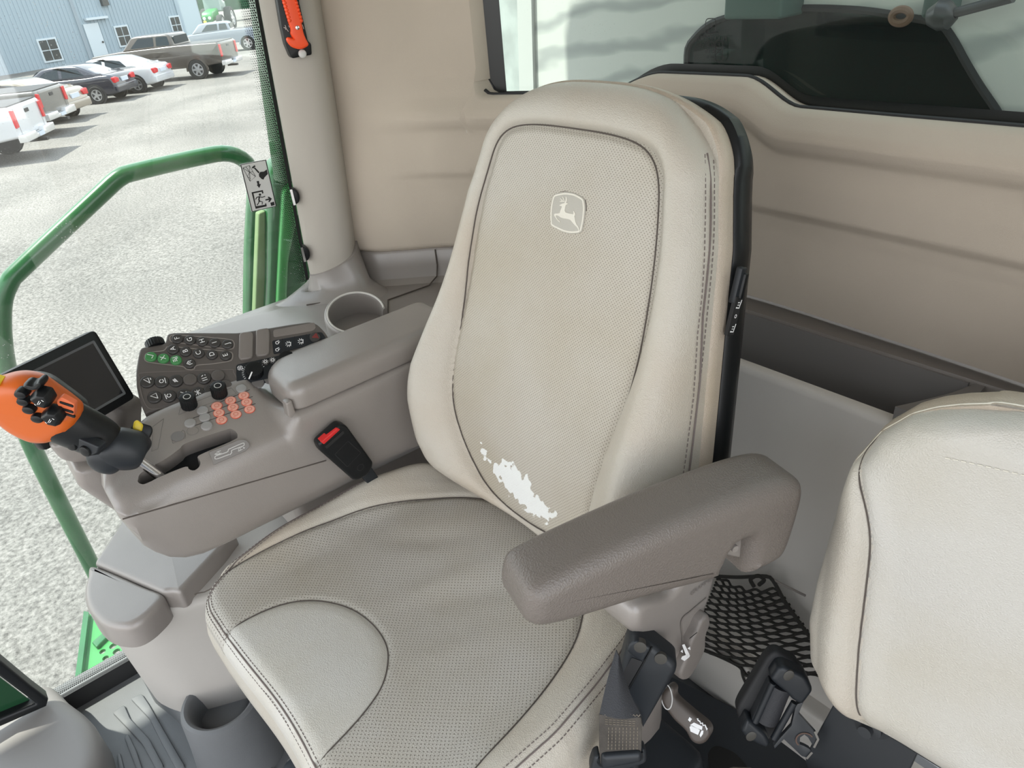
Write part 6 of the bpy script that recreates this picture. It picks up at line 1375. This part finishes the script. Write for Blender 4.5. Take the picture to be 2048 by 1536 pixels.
pickup('white_pickup', 'white pickup truck with chrome bumper nearest at the left edge', 20, 308, (.50, .51, .53), hd=heading(20, 308, 25), W=1.98, bed=1.38, near=-1)
pickup('silver_pickup', 'silver blue pickup truck in front of the green tractor', 500, 100, (.20, .23, .27), hd=heading(500, 100, 8), L=5.4, W=1.85, roof=1.75, bed=1.25, crew=.85)

# ------------------------------------------------------------------ metal building
ba, bb = np.array([-51.0, -14.0]), np.array([-63.3, 21.6]); bd = bb - ba; bl_ = np.linalg.norm(bd)
BD = Frame((ba[0], ba[1], GZ), (bd[0], bd[1], 0), (0, 0, 1))     # n points towards the yard
bu = thing('metal_building', 'pale blue corrugated metal building behind the parked cars', 'building', tuple((*((ba + bb) / 2), GZ)))
if BD.n @ (CAM - BD.o) < 0: print('building frame flipped')
sgn = 1 if BD.n @ (CAM - BD.o) > 0 else -1
bmat = mat('pale blue sheet metal', (.30, .37, .42), .55)
prof = []
for s in np.arange(0, bl_ - .05, .27): prof += [(s, 0), (s + .15, 0), (s + .18, .05 * sgn), (s + .24, .05 * sgn)]
obj('wall_sheet', grid(np.array([[BD.p(s, z, c) for s, c in prof] for z in (0, 7.5)])), bmat, bu, sharp=20)
def bpx(x, y): return BD.px(x, y)
white_tr = mat('pale trim', (.50, .56, .60), .6)
s_, _ = bpx(160, 60); obj('downpipe', puff([(s_ - .12, 0), (s_ + .12, 0), (s_ + .12, 7.5), (s_ - .12, 7.5)], BD, 0 if sgn > 0 else -.12, .12 if sgn > 0 else 0), mat('blue grey pipe', (.25, .30, .34), .5), bu)  # pipe in one even tone, darker than the wall sheet
obj('corner_trim', puff([(bl_ - 1.9, 0), (bl_, 0), (bl_, 7.5), (bl_ - 1.9, 7.5)], BD, 0 if sgn > 0 else -.09, .09 if sgn > 0 else 0), bmat, bu)
obj('end_wall', mk([BD.p(bl_, 0), BD.p(bl_, 0, -20 * sgn), BD.p(bl_, 7.5, -20 * sgn), BD.p(bl_, 7.5)], [(0, 1, 2, 3)]), bmat, bu)
wdark = mat('dark window glass', (.05, .055, .055), .15)
for x, y, w, h in ((99, 100, 1.15, 1.25), (246, 72, .95, 1.2), (351, 50, .8, 1.1)):
    a, b = bpx(x, y); wfm = obj('window', puff([(a - w / 2 - .08, b - h / 2 - .08), (a + w / 2 + .08, b - h / 2 - .08), (a + w / 2 + .08, b + h / 2 + .08), (a - w / 2 - .08, b + h / 2 + .08)], BD, *sorted((0, .10 * sgn))), white_tr, bu)
    for i in (0, 1):
        for j in (0, 1): obj('pane', puff([(a - w / 2 + i * w / 2 + .03, b - h / 2 + j * h / 2 + .03), (a - w / 2 + (i + 1) * w / 2 - .03, b - h / 2 + j * h / 2 + .03), (a - w / 2 + (i + 1) * w / 2 - .03, b - h / 2 + (j + 1) * h / 2 - .03), (a - w / 2 + i * w / 2 + .03, b - h / 2 + (j + 1) * h / 2 - .03)], BD, *sorted((.02 * sgn, .12 * sgn))), wdark, wfm)
a, b = bpx(196, 95); dr = obj('door', puff([(a - .55, 0.0), (a + .55, 0.0), (a + .55, 2.25), (a - .55, 2.25)], BD, *sorted((0, .09 * sgn))), white_tr, bu)
obj('door_handle', puff(circle(.06, 10, a + .42, 1.05), BD, *sorted((.05 * sgn, .16 * sgn))), trimb, dr)
a, b = bpx(206, 5); obj('wall_light', join([puff(rounded([(a - .25, b - .2), (a + .25, b - .2), (a + .2, b + .35), (a - .2, b + .35)], .05), BD, *sorted((0, .3 * sgn)))]), wdark, bu)
a, b = bpx(203, 68); obj('door_hood', puff([(a - .9, 2.45), (a + .7, 2.45), (a + .7, 2.6), (a - .9, 2.6)], BD, *sorted((0, .3 * sgn))), white_tr, bu)

# ------------------------------------------------------------------ tractor, hedge line and bollard past the building
TG = Pz(436, 62, GZ); thd = _unit([.80, -.60, 0])
tf = Frame(TG, thd, np.cross((0, 0, 1.0), thd))
tr_ = thing('green_tractor', 'green tractor with glazed cab facing the yard beyond the building', 'tractor', tuple(tf.o))
tsf = Frame(tf.o, tf.u, tf.n)
obj('hood', puff(rounded([(-.2, 1.0), (2.2, .9), (2.3, 1.4), (2.0, 1.75), (-.2, 2.0)], .2), tsf, -.5, .5, .15, 3, .15), M['green_bright'], tr_)
obj('cab', puff(rounded([(-2.0, 1.7), (-.1, 1.7), (-.3, 3.2), (-1.9, 3.2)], .1), tsf, -.8, .8, .08, 2, .08), mat('tractor glass', (.25, .33, .30), .1), tr_)
obj('roof', puff(rounded([(-2.2, 3.2), (.05, 3.2), (-.05, 3.45), (-2.1, 3.45)], .08), tsf, -.95, .95, .08, 2, .08), M['green_bright'], tr_)
for s in (1, -1):
    wheel(tf, -1.2, s * 1.15, 1.0, .6, tr_, 6); wheel(tf, 1.6, s * 1.0, .72, .5, tr_, 6)
    f = Frame(tf.p(2.30, s * .25, 1.25), tf.v, tf.n); obj('headlamp', puff(circle(.14, 14), f, -.02, .04), M['white'], tr_)
    obj('mirror', box(Frame(tf.p(-.1, s * 1.35, 2.7), tf.v, tf.n), -.12, .12, -.2, .2, 0, .1), trimb, tr_)
obj('beacon', lathe(Frame(tf.p(-.4, .6, 3.45), tf.u, tf.v), [(.1, 0), (.1, .18), (.0, .24)]), M['hammer'], tr_)
hdg = mat('dark green machinery shade', (.018, .085, .035), .8, vary=(.8, .5))  # dark green, mottled at random
gb = thing('green_harvester', 'large dark green harvester body filling the gap behind the tractor', 'harvester', tuple(Pz(455, 45, GZ)))
gbp = Pz(455, 42, GZ); gbf = Frame(gbp, np.cross((0, 0, 1.0), _unit([-.93, .36, 0])), (0, 0, 1))
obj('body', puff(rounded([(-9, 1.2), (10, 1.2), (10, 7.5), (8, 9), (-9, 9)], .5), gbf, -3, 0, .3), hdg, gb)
obj('panel', puff(rounded([(-7.5, 2.0), (-1, 2.0), (-1, 5.5), (-7.5, 6.5)], .4), gbf, 0, .3, .1), mat('green harvester panel', (.02, .14, .06), .5), gb)
obj('stripe', puff([(-8, 4.5), (2, 5.0), (2, 5.25), (-8, 4.75)], gbf, 0, .35), mat('yellow stripe', (.7, .6, .12), .5), gb)
bo = thing('yellow_bollard', 'yellow bollard post at the corner of the building', 'bollard', tuple(Pz(417, 69, GZ)))
bp2 = Pz(417, 69, GZ); obj('post', lathe(Frame(bp2, (1, 0, 0), (0, 1, 0)), [(.14, 0), (.14, 1.05), (.11, 1.12), (.0, 1.15)]), M['yellow'], bo)
obj('collar', lathe(Frame(bp2, (1, 0, 0), (0, 1, 0)), [(.2, 0), (.2, .06), (.15, .08)]), mat('concrete', (.3, .3, .29), .9), bo)
